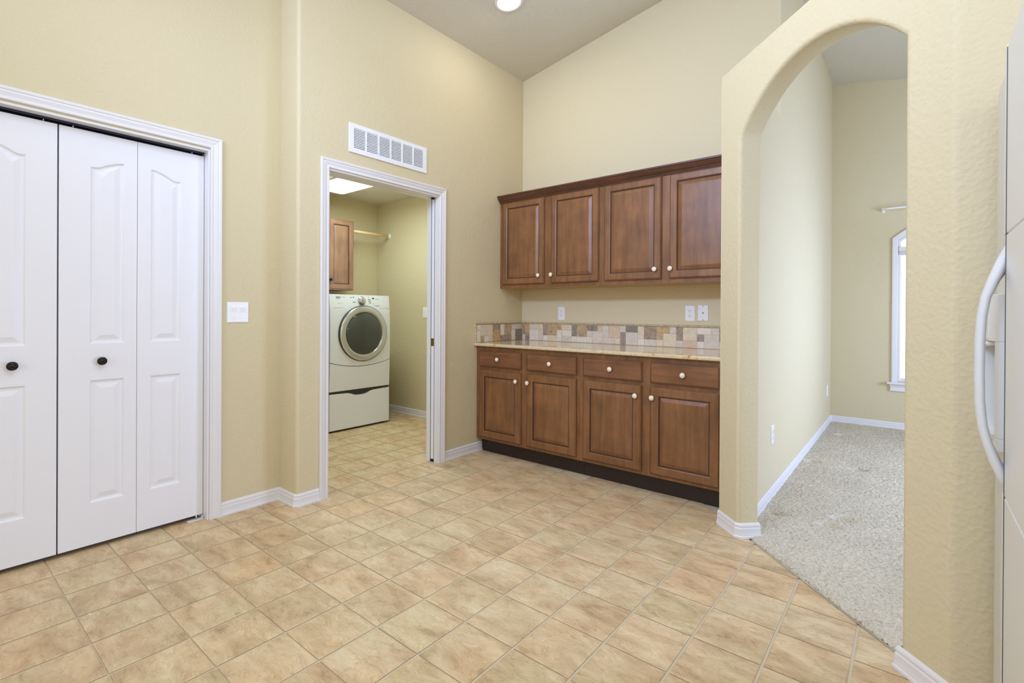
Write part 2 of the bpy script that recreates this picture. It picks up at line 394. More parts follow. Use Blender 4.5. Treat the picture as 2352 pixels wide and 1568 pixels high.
# the diagonal wall with the arched opening
b = MB()
OW = .944; AR = .613; AZ = 1.676; NA = 28
cont = [(0, 0.0, -1, 0), (0, .078, -1, 0), (0, 1.0, -1, 0), (0, 2.069, None, None)]
a0 = math.degrees(math.atan2(2.069 - AZ, -OW / 2)); 
arcp = []
for i in range(NA + 1):
    a = R(a0 + (180 - a0 - a0) * i / NA); arcp.append((OW / 2 + AR * math.cos(a), AZ + AR * math.sin(a), math.cos(a), math.sin(a)))
def miter(n1, n2):
    m = Vector(n1) + Vector(n2); return m / max(m.dot(Vector(n1)), .3)
k0 = miter((-1, 0), arcp[0][2:]); k1 = miter((1, 0), arcp[-1][2:])
pts = [(0, 0, Vector((-1, 0))), (0, 1.0, Vector((-1, 0))), (0, 2.069, k0)] + [(s_, z_, Vector((nx, nz))) for s_, z_, nx, nz in arcp[1:-1]] + [(OW, 2.069, k1), (OW, 1.0, Vector((1, 0))), (OW, 0, Vector((1, 0)))]
def P3(s_, n_, z_): x, y = dg(s_, n_); return (x, y, z_)
rings = []
for k in range(7):
    th = R(90 * k / 6); off = r * (1 - math.sin(th)); dep = r * (1 - math.cos(th))
    rings.append([P3(s_ + nn.x * off, dep, z_ + nn.y * off) for s_, z_, nn in pts])
for k in range(4):
    th = R(90 * k / 3); rb = .007; off = rb * (1 - math.cos(th)); dep = TH - rb * (1 - math.sin(th))
    rings.append([P3(s_ + nn.x * off, dep, z_ + nn.y * off) for s_, z_, nn in pts])
b.smooth = True
b.rings(rings, False, False, closed=False)
b.smooth = False
SL = -.1771
def face_fill(ring, n_, sl, sr):
    q = [(s_ + nn.x * ring, z_ + nn.y * ring) for s_, z_, nn in pts]
    L = 2; Rr = len(pts) - 3
    for i in range(0, L): b.add([P3(q[i][0], n_, q[i][1]), P3(q[i + 1][0], n_, q[i + 1][1]), P3(sl, n_, q[i + 1][1]), P3(sl, n_, q[i][1])], [(0, 1, 2, 3)])
    b.add([P3(q[L][0], n_, q[L][1]), P3(q[L][0], n_, HW), P3(sl, n_, HW), P3(sl, n_, q[L][1])], [(0, 1, 2, 3)])
    for i in range(L, Rr): b.add([P3(q[i][0], n_, q[i][1]), P3(q[i + 1][0], n_, q[i + 1][1]), P3(q[i + 1][0], n_, HW), P3(q[i][0], n_, HW)], [(0, 1, 2, 3)])
    b.add([P3(q[Rr][0], n_, q[Rr][1]), P3(q[Rr][0], n_, HW), P3(sr, n_, HW), P3(sr, n_, q[Rr][1])], [(0, 1, 2, 3)])
    for i in range(Rr, len(q) - 1): b.add([P3(q[i][0], n_, q[i][1]), P3(q[i + 1][0], n_, q[i + 1][1]), P3(sr, n_, q[i + 1][1]), P3(sr, n_, q[i][1])], [(0, 1, 2, 3)])
SR = S1 - .012
face_fill(r, 0, SL, SR)
face_fill(.007, TH, 0.094 - .19, 1.20)
b.add([P3(SL, 0, HW), P3(SR, 0, HW), P3(SR, TH, HW), P3(SL, TH, HW)], [(0, 1, 2, 3)])
st(b, 'wall_right')
b = MB()   # short return between the cabinets and the arch, and the wall beside the fridge
b.prism([(2.0, .02), (2.0, dg(SL)[1]), dg(SL, .001), dg(-.03, .001), dg(-.03, TH - .001), (XW, -.765), (XW, .02)], 0, HW)
st(b, 'wall_return')
b = MB(); cnr = dg(S1)
c0 = dg(SR); c1 = (cnr[0] + .012, cnr[1])
cc = [c0, (cnr[0] - .0045, cnr[1] + .0035), (cnr[0] + .004, cnr[1] + .0006), c1]
b.smooth = True; b.rings([[(x, y, 0) for x, y in cc], [(x, y, HW) for x, y in cc]], False, False, closed=False); b.smooth = False
b.prism([c1, (6.2, cnr[1]), (6.2, cnr[1] + .12), dg(1.2, TH), dg(SR, .02)], 0, HW)
st(b, 'wall_kitchen_right')

# laundry room and closet enclosure
LX, LY, LZ = -2.188, -.035, 2.433
b = MB(); b.box(LX, -.13, LY, LY + .1, 0, LZ); st(b, 'wall_laundry_right')
b = MB(); b.box(LX - .1, LX, -2.05, LY + .1, 0, LZ); st(b, 'wall_laundry_far')
b = MB(); b.box(LX, -.13, -2.05, -1.98, 0, LZ); st(b, 'wall_laundry_left')
b = MB(); b.box(LX - .1, -.13, -2.05, LY + .1, LZ, LZ + .08); st(b, 'ceiling_laundry', 'ceiling')
b = MB(); b.box(-1.0, -.9, -3.9, -2.05, 0, 2.4); b.box(-.9, -.33, -3.95, -3.85, 0, 2.4); b.box(-.9, -.33, -2.1, -2.05, 0, 2.4); b.box(-1.0, -.33, -3.95, -2.05, 2.4, 2.45)
st(b, 'wall_closet')
# vaulted ceiling
b = MB()
b.rings([[(-.34, -7.2, zc(-.34)), (2.0, -7.2, zc(2)), (6.4, -7.2, zc(6.4)), (6.4, -7.2, zc(6.4) + .1), (2.0, -7.2, zc(2) + .1), (-.34, -7.2, zc(-.34) + .1)],
         [(-.34, 2.85, zc(-.34)), (2.0, 2.85, zc(2)), (6.4, 2.85, zc(6.4)), (6.4, 2.85, zc(6.4) + .1), (2.0, 2.85, zc(2) + .1), (-.34, 2.85, zc(-.34) + .1)]])
st(b, 'ceiling', 'ceiling')

# ------------------------------------------------------------------ floor: vinyl field with separate tiles
b = MB(); b.prism([(-2.3, -7.15), (6.35, -7.15), (6.35, -1.6), dg(1.25, .058), dg(-.25, .058), (1.98, .12), (-2.3, .12)], -.12, -.0035)
floor = st(b, 'floor', 'grout')
PX, PY, X0, Y0 = .2295, .2289, .150, -2.301
def clip(poly, n, c):   # keep n.p <= c
    out = []
    for i, p in enumerate(poly):
        q = poly[(i + 1) % len(poly)]; dp = n[0] * p[0] + n[1] * p[1] - c; dq = n[0] * q[0] + n[1] * q[1] - c
        if dp <= 0: out.append(p)
        if dp * dq < 0: t = dp / (dp - dq); out.append((p[0] + (q[0] - p[0]) * t, p[1] + (q[1] - p[1]) * t))
    return out
CB = .056 + N.dot(P0)
camv = Matrix(cam.matrix_world).inverted()
def in_view(x, y, m=90):
    p = camv @ Vector((x, y, 0))
    if p.z > -.3: return False
    u = 1176 + 1136.79 * p.x / -p.z; v = 784 - 64.3 - 1136.79 * p.y / -p.z
    return -m < u < 2352 + m and v < 1568 + 150
gx, gy = .0048, .0020
def tile_rings(poly, cx, cy):
    n = len(poly); ins = .0035
    P = [Vector((p[0] - cx, p[1] - cy)) for p in poly]; cen = sum(P, Vector((0, 0))) / n
    def inset(d):
        q = []
        for i in range(n):
            e1 = (P[i] - P[i - 1]).normalized(); e2 = (P[(i + 1) % n] - P[i]).normalized()
            n1 = Vector((-e1.y, e1.x)); n2 = Vector((-e2.y, e2.x)); m = n1 + n2
            q.append(P[i] + m / max(m.dot(n1), .4) * d)
        return q
    return [[(p.x, p.y, -.0036) for p in P], [(p.x, p.y, -.0014) for p in P], [(p.x, p.y, 0) for p in inset(ins)]]
full_mesh = None; rest = MB(); ntile = 0
for i in range(-12, 27):
    for j in range(-22, 12):
        x0 = X0 + PX * i + gx; x1 = X0 + PX * (i + 1) - gx; y0 = Y0 + PY * j + gy; y1 = Y0 + PY * (j + 1) - gy
        cx, cy = (x0 + x1) / 2, (y0 + y1) / 2
        if x1 < LX or cy > .05: continue
        if cx < -.33 and cy < -2.1: continue
        if x0 > 6.2: continue
        poly = [(x0, y0), (x1, y0), (x1, y1), (x0, y1)]
        corners = poly
        cl = clip(poly, (N.x, N.y), CB)
        cl = clip(cl, (0, 1), cnr[1] + .1) if cx > 3.2 else cl
        if len(cl) < 3: continue
        vis = any(in_view(px_, py_) for px_, py_ in corners)
        if cy > -.45 and -.0 < cx < 2.05: continue
        if cx < 0:   # seen only through the doorway
            if cx > -.21 and cy < -2.1: vis = vis and cx > -.33
            elif cx < -.1:
                t = (0 - CX) / (cx - CX); yy = CY + (cy - CY) * t
                vis = vis and -2.25 < yy < -.85 and not (cx < -1.5 and cy < -.36)
        if x0 > 3.1 or (cy > -1.6 and cx > 2.95): vis = False
        if vis:
            isfull = len(cl) == 4 and abs((cl[2][0] - cl[0][0]) - (x1 - x0)) < 1e-6 and abs(cl[2][1] - cl[0][1] - (y1 - y0)) < 1e-6
            if isfull and full_mesh is not None: me = full_mesh
            else:
                me = bpy.data.meshes.new('tile'); rg = tile_rings(cl, cx, cy); n = len(cl)
                vs = [p for q in rg for p in q]; fs = [(k * n + a, k * n + (a + 1) % n, (k + 1) * n + (a + 1) % n, (k + 1) * n + a) for k in range(2) for a in range(n)] + [tuple(2 * n + a for a in range(n))]
                me.from_pydata(vs, [], fs); me.materials.append(M['tile']); me.materials.append(M['tile_edge']); me.polygons.foreach_set('material_index', [1] * n + [0] * (n + 1)); me.update()
                if isfull: full_mesh = me
            o = bpy.data.objects.new('tile', me); C.objects.link(o); o.parent = floor
            o.location = Vector((cx, cy, random.uniform(-.0002, .0002))) - WL['floor']; ntile += 1
        else:
            rg = tile_rings(cl, 0, 0); rest.rings(rg, False, True)
print('tiles', ntile)
o = rest.build('tile_field', 'tile', parent=floor, recalc=False); o['kind'] = 'stuff'

# carpet of the dining room
def build_carpet():
    import numpy as np
    rng = np.random.default_rng(3)
    xs = np.arange(2.14, 3.30, .006); ys = np.arange(-1.62, YF, .0075)
    Xg, Yg = np.meshgrid(xs, ys, indexing='ij')
    Xg = Xg + rng.uniform(-.0025, .0025, Xg.shape); Yg = Yg + rng.uniform(-.003, .003, Yg.shape)
    dist = Xg * N.x + Yg * N.y - (N.dot(P0) + .066)
    Z = .014 + rng.uniform(-.0035, .0035, Xg.shape) * np.clip(dist / .02, .2, 1)
    for dx, dy in ((2.215, -.452), (2.225, .846), (2.515, .824), (2.477, -.447), (2.531, -.306), (2.30, 2.0)):
        rr = ((Xg - dx) / .05) ** 2 + ((Yg - dy) / .034) ** 2; Z -= .030 * np.exp(-rr ** 2)
    Z = np.where(dist < .012, Z * np.clip(dist / .012, 0, 1), Z)
    Xg = np.where(dist < 0, Xg - dist * N.x, Xg); Yg = np.where(dist < 0, Yg - dist * N.y, Yg)
    sg = (Xg - P0.x) * D.x + (Yg - P0.y) * D.y; ng = (Xg - P0.x) * N.x + (Yg - P0.y) * N.y
    keep = (dist > -.012) & (((sg > -.006) & (sg < OW + .006)) | (ng > TH - .004))
    nx, ny = Xg.shape; idx = np.arange(nx * ny).reshape(nx, ny)
    q = np.stack([idx[:-1, :-1], idx[1:, :-1], idx[1:, 1:], idx[:-1, 1:]], -1).reshape(-1, 4)
    kq = keep.reshape(-1)[q].all(1); q = q[kq]
    used = np.unique(q); mp = -np.ones(nx * ny, int); mp[used] = np.arange(len(used)); q = mp[q]
    V = np.stack([Xg, Yg, Z], -1).reshape(-1, 3)[used]
    me = bpy.data.meshes.new('carpet'); me.vertices.add(len(V)); me.vertices.foreach_set('co', V.reshape(-1))
    me.loops.add(q.size); me.loops.foreach_set('vertex_index', q.reshape(-1))
    me.polygons.add(len(q)); me.polygons.foreach_set('loop_start', np.arange(0, q.size, 4))
    me.polygons.foreach_set('use_smooth', np.ones(len(q), bool)); me.update(calc_edges=True); me.validate()
    me.materials.append(M['carpet'])
    o = bpy.data.objects.new('carpet', me); C.objects.link(o); WL['carpet'] = Vector((0, 0, 0))
    tag(o, 'grey beige pile carpet with furniture dents beyond the arched opening', 'carpet', kind='stuff')
    fl = MB(); fl.add([(3.29, -1.57, .014), (5.45, -1.57, .014), (5.45, YF, .014), (3.29, YF, .014)], [(0, 1, 2, 3)])
    p_ = fl.build('carpet_edge', 'carpet', parent=o); p_['kind'] = 'stuff'
build_carpet()
b = MB(); b.prism([dg(-.2, .07), dg(1.3, .07), dg(1.3, 1.4), (5.45, -1.5), (5.45, YF), (2.0, YF), (2.0, -.5)], -.1, -.03)
st(b, 'floor_dining', 'grout')
b = MB(); q = [dg(0.03, .054), dg(OW - .005, .054), dg(OW - .005, .064), dg(.03, .064)]
b.rings([[(x, y, -.002) for x, y in q], [(x, y, .0015) for x, y in q]])
tag(b.build('trim_3', 'steel'), kind='structure')

# ------------------------------------------------------------------ baseboards and casings
BB = [(0, 0), (.0155, 0), (.0155, .010), (.0125, .015), (.0105, .030), (.0105, .050), (.0075, .056), (.0095, .062), (.0085, .069), (.004, .0765), (0, .078)]
plan = lambda u, v, z: (u, v, z)
def baseboard(name, path):
    b = MB(); b.sweep(path, BB, plan); return tag(b.build(name, 'trim', bevel=.0012), kind='structure')
baseboard('baseboard_left', [(JX, -2.501), (JX, -2.164), (-.018, -2.164), (0, -2.146), (0, -2.021)])
baseboard('baseboard_left_corner', [(0, -.982), (0, -.549)])
baseboard('baseboard_right', [(2.0, -.552), (2.0, dg(SL)[1]), dg(-.018), dg(0, .018), dg(0, TH), (XW + .02, dg(0, TH)[1] + .06)])
baseboard('baseboard_right_post', [dg(OW, TH), dg(OW, .001), dg(S1 - .004), (cnr[0] + .01, cnr[1]), (3.06, cnr[1])])
baseboard('baseboard_dining', [(XW, -.765), (XW, YF), (5.45, YF)])
baseboard('baseboard_laundry', [(LX, -1.98), (LX, LY), (-.13, LY)])
baseboard('baseboard_closet_side', [(JX, -7.0), (JX, -3.853)])
CS = [(0, 0), (0, .007), (.003, .0105), (.009, .0115), (.013, .009), (.018, .0095), (.034, .0145), (.040, .0135), (.0445, .017), (.053, .0185), (.057, .016), (.057, 0)]
# closet casing + jambs
b = MB()
b.sweep([(-2.558, 0), (-2.558, 2.061), (-3.796, 2.061), (-3.796, 0)], CS, lambda u, v, t: (JX + t, u, v))
b.box(-.33, JX + .0015, CY1, CY1 + WG - .0005, 0, CZ); b.box(-.33, JX + .0015, CY0 - WG + .0005, CY0, 0, CZ); b.box(-.33, JX + .0015, CY0 - WG + .0005, CY1 + WG - .0005, CZ, CZW - .0005)
b.box(-.33, -.300, -2.577, CY1, 0, 2.04)
tag(b.build('trim_1', 'trim', bevel=.001), kind='structure')
# laundry casing + split jamb of the pocket door
b = MB()
b.sweep([(-1.039, 0), (-1.039, 2.0515), (-1.964, 2.0515), (-1.964, 0)], CS, lambda u, v, t: (t, u, v))
b.sweep([(-1.039, 0), (-1.039, 2.0515), (-1.964, 2.0515), (-1.964, 0)], CS, lambda u, v, t: (-.13 - t, u, v))
b.box(-.043, .001, DY1, DY1 + .0055, 0, 2.046); b.box(-.13, -.089, DY1, DY1 + .0055, 0, 2.046)
b.box(-.13, .001, DY0 - .0055, DY0, 0, 2.046)
b.box(-.044, .001, DY0 - .0055, DY1 + .0055, 2.040, 2.0535); b.box(-.13, -.088, DY0 - .0055, DY1 + .0055, 2.040, 2.0535); b.box(-.088, -.044, DY0 - .0055, DY1 - .022, 2.042, 2.0535)
tag(b.build('trim_2', 'trim', bevel=.001), kind='structure')
# pocket door edge in its slot, brass pull
b = MB(); b.box(-.0815, -.0515, -1.043, -.30, .022, 2.032); 
pd = tag(b.build('door_3', 'door', bevel=.001), 'white pocket door slid into the wall at the laundry doorway', 'door', kind='structure')
b = MB(); b.box(-.0815, -.0515, -1.0445, -1.0425, .897, .956); b.box(-.0735, -.0585, -1.0452, -1.0444, .905, .948)
tag(b.build('edge_pull', 'brass', parent=pd), 'antique brass edge pull')
b = MB(); b.box(-.0885, -.0435, -1.0395, -1.0385, 0, 2.046); tag(b.build('door_slot', 'dark', parent=pd))
b = MB(); b.box(-.088, -.044, DY0, DY1, 2.046, 2.0492); tag(b.build('door_track', 'dark', parent=pd))

# ------------------------------------------------------------------ bifold closet doors
FX = -.262   # front plane
def leaf(mb, ya, yb, fold_right, pa, pb):
    """leaf between ya<yb; panels between pa<pb; arch rises towards the fold side"""
    z0, z1 = .024, 2.022; xb, xf = FX - .034, FX
    c = lambda y, z, d=0: (xf - d, y, z)
    n = 14; lo, hi = 1.856, 1.896
    def top(t):   # t 0..1 from pa to pb, cathedral S-curve
        if not fold_right: t = 1 - t
        # t = 1 at the fold side
        return lo - .004 * math.sin(math.pi * min(1, t / .45)) * (t < .45) + (hi - lo) * (3 * t * t - 2 * t ** 3)
    ts = [i / n for i in range(n + 1)]
    # slab body
    mb.add([(xb, ya, z0), (xb, yb, z0), (xb, yb, z1), (xb, ya, z1), (xf, ya, z0), (xf, yb, z0), (xf, yb, z1), (xf, ya, z1)],
           [(0, 1, 2, 3), (0, 4, 5, 1), (1, 5, 6, 2), (2, 6, 7, 3), (3, 7, 4, 0)])
    q = lambda *p: mb.add([c(*a) for a in p], [tuple(range(len(p)))])
    q((ya, z0), (pa, z0), (pa, z1), (ya, z1)); q((pb, z0), (yb, z0), (yb, z1), (pb, z1))
    q((pa, z0), (pb, z0), (pb, .227), (pa, .227)); q((pa, .821), (pb, .821), (pb, .998), (pa, .998))
    W = pb - pa
    for i in range(n):
        ya_, yb_ = pa + W * ts[i], pa + W * ts[i + 1]
        q((ya_, top(ts[i])), (yb_, top(ts[i + 1])), (yb_, z1), (ya_, z1))
    def contour(d, zlo, ftop):
        pts = [(pa + d, zlo + d), (pb - d, zlo + d)]
        for t in ts[::-1]: pts.append((pa + d + (W - 2 * d) * t, ftop(t) - d))
        return pts
    for zlo, ft in ((.227, lambda t: .821), (.998, top)):
        rs = []
        for d, dep in ((0, 0), (.003, .002), (.007, .0075), (.011, .0085), (.018, .0085), (.041, .0015), (.044, .0015)):
            rs.append([c(y, z, dep) for y, z in contour(d, zlo, ft)])
        mb.rings(rs, False, True)
def closet_pair(name, label, ys, folds, panels, knob_y):
    t = thing(name, (FX, (ys[0][0] + ys[1][1]) / 2, 0), label, 'door', 'white bifold closet doors', 'structure')
    for (ya, yb), fr, (pa, pb) in zip(ys, folds, panels):
        b = MB(); leaf(b, ya, yb, fr, pa, pb); b.build('door_leaf', 'door', parent=t, bevel=.0012)
    b = MB(); kprof = [(.006, 0), (.009, .001), (.009, .004), (.0065, .009), (.0075, .016), (.0165, .018), (.0195, .020), (.0195, .0235), (.0165, .026), (.013, .0255), (.0125, .0265), (.0115, .0265), (.0105, .025), (.008, .026), (.006, .029), (.002, .0305), (0, .031)]
    b.lathe(kprof, (FX, knob_y, .913), (1, 0, 0), 28)
    tag(b.build('door_knob', 'bronze', parent=t), 'dark bronze round knob')
    return t
g_ = 'white bifold closet doors'
d1 = closet_pair('door_1', 'white two-leaf bifold closet door nearest the light switch', [(-3.175, -2.8765), (-2.8745, -2.5705)], [True, False], [(-3.062, -2.927), (-2.818, -2.680)], -3.019)
d2 = closet_pair('door_2', 'white bifold closet door at the left edge, cut by the picture frame', [(-3.779, -3.4815), (-3.4795, -3.181)], [True, False], [(-3.664, -3.529), (-3.420, -3.284)], -3.329)
# track over the doors, pins and floor bracket
t = thing('bifold_track', (FX, -3.2, 2.03), 'dark metal track with roller pins above the bifold doors', 'door track')
b = MB(); b.box(-.293, -.288, CY0, CY1 - .004, 2.026, 2.043); b.box(-.262, -.258, CY0, CY1 - .004, 2.033, 2.043); b.box(-.293, -.258, CY0, CY1 - .004, 2.0405, 2.0428)
b.build('rail', 'track', parent=t)
for i, y in enumerate((-2.628, -3.125, -3.228, -3.73)):
    b = MB(); b.lathe([(.003, 0), (.003, .020)], (-.268, y, 2.0215), (0, 0, 1), 8); b.build('roller_pin', 'steel', parent=t)
b = MB(); b.box(-.278, -.246, -2.645, CY1 - .003, -.001, .0022); b.box(-.278, -.246, CY1 - .006, CY1 - .003, 0, .018)
t = tag(b.build('pivot_bracket', 'plastic', bevel=.0006), 'small white pivot bracket on the floor under the closet door', 'door bracket')
b = MB(); b.lathe([(.004, 0), (.004, .022)], (-.263, -2.602, .0015), (0, 0, 1), 10); b.build('pivot_pin', 'steel', parent=t)

# ------------------------------------------------------------------ wall plates
def basis_plate(o, ax, up=Vector((0, 0, 1))):
    """returns mapper (u, v, w) -> world; ax = outward normal"""
    n = Vector(ax); u = up.cross(n).normalized()
    return lambda a, b_, c_: tuple(Vector(o) + u * a + up * b_ + n * c_)
def lbox(b, f, u0, u1, v0, v1, w0, w1):
    ps = [(u0, v0, w0), (u1, v0, w0), (u1, v1, w0), (u0, v1, w0), (u0, v0, w1), (u1, v0, w1), (u1, v1, w1), (u0, v1, w1)]
    b.add([f(*p) for p in ps], [(0, 3, 2, 1), (4, 5, 6, 7), (0, 1, 5, 4), (1, 2, 6, 5), (2, 3, 7, 6), (3, 0, 4, 7)])
def lpoly(b, f, poly, w0, w1): b.rings([[f(u, v, w0) for u, v in poly], [f(u, v, w1) for u, v in poly]])
def plate(b, f, w_, h_, t=.0055):
    b.rings([[f(u * (w_ / 2 - i), v * (h_ / 2 - i), d) for u, v in ((-1, -1), (1, -1), (1, 1), (-1, 1))] for i, d in ((0, 0), (0, .0025), (.003, t - .0008), (.0045, t))])
def outlet(name, pos, ax, label, group=None, scale=1.0):
    f = basis_plate(pos, ax); t = thing(name, pos, label, 'outlet', group)
    b = MB(); plate(b, f, .070, .1145); b.build('plate', 'plastic', parent=t)
    for s_ in (1, -1):
        b = MB(); cv = s_ * .0195
        pl = [(.0165 * math.cos(R(a)), cv + .0145 * math.sin(R(a))) for a in range(0, 360, 20)]
        b.cur = 0; b.rings([[f(u, v, .005) for u, v in pl], [f(u, v, .0075) for u, v in pl], [f(u * .95, cv + (v - cv) * .95, .008) for u, v in pl]])
        b.cur = 1
        for u in (-.0062, .0062): lbox(b, f, u - .0011, u + .0011, cv - .0005, cv + .0075, .0078, .0083)
        lpoly(b, f, [(.0026 * math.cos(R(a)), cv - .0068 + .0026 * math.sin(R(a))) for a in range(0, 360, 45)], .0078, .0083)
        b.build('receptacle', ['plastic', 'seam'], parent=t)
    b = MB(); b.lathe([(.0028, 0), (.0028, .0012), (.001, .0016)], f(0, 0, .0052), ax, 12); b.build('screw', 'steel', parent=t)
    return t
outlet('wall_outlet', (.438, 0, 1.1535), (0, -1, 0), 'white duplex outlet above the counter near the inside corner')
outlet('wall_outlet', (1.558, 0, 1.160), (0, -1, 0), 'white duplex outlet above the counter, left of the jack plate')
f = basis_plate((1.653, 0, 1.1635), (0, -1, 0))
t = thing('jack_plate', (1.653, 0, 1.1635), 'white telephone jack plate near the right end of the counter wall', 'wall plate')
b = MB(); plate(b, f, .076, .117, .008); b.build('plate', 'plastic', parent=t)
b = MB(); b.cur = 0; lbox(b, f, -.0075, .0075, -.006, .009, .0075, .0095); b.cur = 1; lbox(b, f, -.0045, .0045, -.003, .0045, .009, .0100); lbox(b, f, -.002, .002, -.005, -.003, .009, .0100)
b.build('jack', ['plastic', 'seam'], parent=t)
for v in (-.049, .049):
    b = MB(); b.lathe([(.0045, 0), (.0045, .0018), (.002, .0026)], f(0, v, .0075), (0, -1, 0), 12); b.build('mounting_stud', 'steel', parent=t)
outlet('wall_outlet', (XW, -.176, .400), (1, 0, 0), 'white outlet low on the dining wall, near the arched opening')
outlet('wall_outlet', (XW, 2.40, .370), (1, 0, 0), 'white outlet low on the dining wall, near the far corner')
def rocker(b, f, cu):
    pl = [(-.0165, -.033), (.0165, -.033), (.0165, .033), (-.0165, .033)]
    b.rings([[f(cu + u, v, .005) for u, v in pl], [f(cu + u, v, .0072) for u, v in pl]])
    b.add([f(cu - .0145, -.031, .0072), f(cu + .0145, -.031, .0072), f(cu + .0145, 0, .0078), f(cu - .0145, 0, .0078), f(cu + .0145, .031, .0105), f(cu - .0145, .031, .0105), f(cu - .0145, .031, .0072), f(cu + .0145, .031, .0072)],
          [(0, 1, 2, 3), (3, 2, 4, 5), (5, 4, 7, 6), (0, 3, 5, 6), (1, 7, 4, 2)])
f = basis_plate((JX, -2.411, 1.152), (1, 0, 0))
t = thing('light_switch', (JX, -2.411, 1.152), 'white two-gang rocker switch right of the closet casing', 'light switch')
b = MB(); plate(b, f, .118, .118); b.build('plate', 'plastic', parent=t)
for cu in (-.0235, .0235):
    b = MB(); rocker(b, f, cu); b.build('rocker', 'plastic', parent=t)
    for v in (-.0485, .0485):
        b = MB(); b.lathe([(.0025, 0), (.0025, .0008)], f(cu, v, .0053), (1, 0, 0), 10); b.build('screw', 'plastic', parent=t)
f = basis_plate((-1.31, LY, 1.150), (0, -1, 0))
t = thing('light_switch', (-1.31, LY, 1.15), 'white single rocker switch on the laundry room wall by the doorway', 'light switch')
b = MB(); plate(b, f, .070, .118); b.build('plate', 'plastic', parent=t)
b = MB(); rocker(b, f, 0); b.build('rocker', 'plastic', parent=t)

# ------------------------------------------------------------------ return-air vent over the laundry door
t = thing('air_vent', (0, -1.5, 2.19), 'white rectangular return air grille above the laundry doorway', 'vent')
b = MB(); VY0, VY1, VZ0, VZ1 = -1.826, -1.175, 2.190, 2.378
oy = [VY0 + .034 + i * ((VY1 - VY0 - .068 + .012) / 6) for i in range(6)]; ow = (VY1 - VY0 - .068 + .012) / 6 - .012; oz0, oz1 = VZ0 + .027, VZ1 - .027
b.box(0, .007, VY0, VY1, VZ0, oz0); b.box(0, .007, VY0, VY1, oz1, VZ1); b.box(0, .007, VY0, oy[0], oz0, oz1)
for i in range(6): b.box(0, .007, oy[i] + ow, oy[i + 1] if i < 5 else VY1, oz0, oz1)
b.build('frame', 'vent', parent=t)
b = MB(); b.box(.0002, .0009, VY0 + .01, VY1 - .01, VZ0 + .01, VZ1 - .01); b.build('backing', 'vent_in', parent=t)
for y in oy:
    b = MB(); ns = 13
    for k in range(ns):
        z = oz0 + (oz1 - oz0) * (k + .5) / ns
        b.add([(.0012, y, z + .0042), (.0012, y + ow, z + .0042), (.0066, y + ow, z - .0042), (.0066, y, z - .0042), (.0012, y, z + .0035), (.0012, y + ow, z + .0035), (.0066, y + ow, z - .0049), (.0066, y, z - .0049)],
              [(0, 1, 2, 3), (7, 6, 5, 4), (3, 2, 6, 7), (0, 4, 5, 1)])
    b.build('louver_panel', 'vent', parent=t)
for y in (VY0 + .014, VY1 - .014):
    b = MB(); b.lathe([(.0035, 0), (.0035, .001), (.001, .002)], (.007, y, (VZ0 + VZ1) / 2), (1, 0, 0), 10); b.build('screw', 'vent', parent=t)

# ------------------------------------------------------------------ recessed light
nrm = Vector((.1754, 0, -1)).normalized()
lc = Vector((.552, -.885, zc(.552)))
t = thing('ceiling_light', lc, 'round recessed ceiling light, lit, at the top edge', 'light')
b = MB(); b.lathe([(.105, -.001), (.105, .003), (.100, .006), (.088, .007), (.082, .004), (.080, -.002)], lc, nrm, 40); b.build('trim_ring', 'trim', parent=t)
b = MB(); b.lathe([(.080, -.001), (.080, .0035), (.05, .006), (0, .007)], lc, nrm, 40); b.build('lens', 'lens', parent=t)

# ------------------------------------------------------------------ cabinets
def cab_front(mb, f, u0, u1, v0, v1, flat=False, fr=.058, t=.019):
    """raised panel door / drawer front in local (u, v, w)"""
    R4 = lambda d, w_: [f(u0 + d, v0 + d, w_), f(u1 - d, v0 + d, w_), f(u1 - d, v1 - d, w_), f(u0 + d, v1 - d, w_)]
    if flat:
        mb.cur = 0; mb.rings([R4(0, 0), R4(0, t - .006), R4(.004, t - .003)], True, False)
        mb.cur = 1; mb.rings([R4(.004, t - .003), R4(.007, t - .003)], False, False)
        mb.cur = 0; mb.rings([R4(.007, t - .003), R4(.011, t)], False, True); return
    mb.cur = 0; mb.rings([R4(0, 0), R4(0, t - .008), R4(.004, t - .0035)], True, False)
    mb.cur = 1; mb.rings([R4(.004, t - .0035), R4(.006, t - .0035)], False, False)
    mb.cur = 0; mb.rings([R4(.006, t - .0035), R4(.010, t), R4(fr - .006, t), R4(fr, t - .003)], False, False)
    mb.cur = 1; mb.rings([R4(fr, t - .003), R4(fr + .003, t - .009), R4(fr + .008, t - .0095)], False, False)
    mb.cur = 0; mb.rings([R4(fr + .008, t - .0095), R4(fr + .030, t - .0015), R4(fr + .034, t - .001)], False, True)
KP = [(.0065, 0), (.0075, .001), (.006, .005), (.0065, .010), (.0125, .0125), (.0155, .015), (.0165, .018), (.0155, .021), (.0125, .0225), (.0118, .0215), (.0110, .0225), (.0085, .0255), (.0045, .027), (0, .0273)]
knob_mesh = None
def knob(parent, pos, ax):
    global knob_mesh
    if knob_mesh is None:
        b = MB(); b.lathe(KP, (0, 0, 0), (0, -1, 0), 24)
        o = b.build('knob', 'ceramic', pivot=(0, 0, 0)); knob_mesh = o.data; bpy.data.objects.remove(o)
    o = bpy.data.objects.new('knob', knob_mesh); C.objects.link(o); o.parent = parent; o.location = Vector(pos) - WL[parent.name]
    if abs(ax[0]) > .5: o.rotation_euler = (0, 0, R(90))
    WL[o.name] = Vector(pos); tag(o, 'cream ceramic knob'); return o
YC = -.611     # face frame front of base cabinets
fb = lambda u, v, w_: (u, YC - w_, v)
base_lbl = ['stained maple base cabinet against the laundry-side wall, under the counter', 'stained maple base cabinet beside the arch pillar, under the counter']
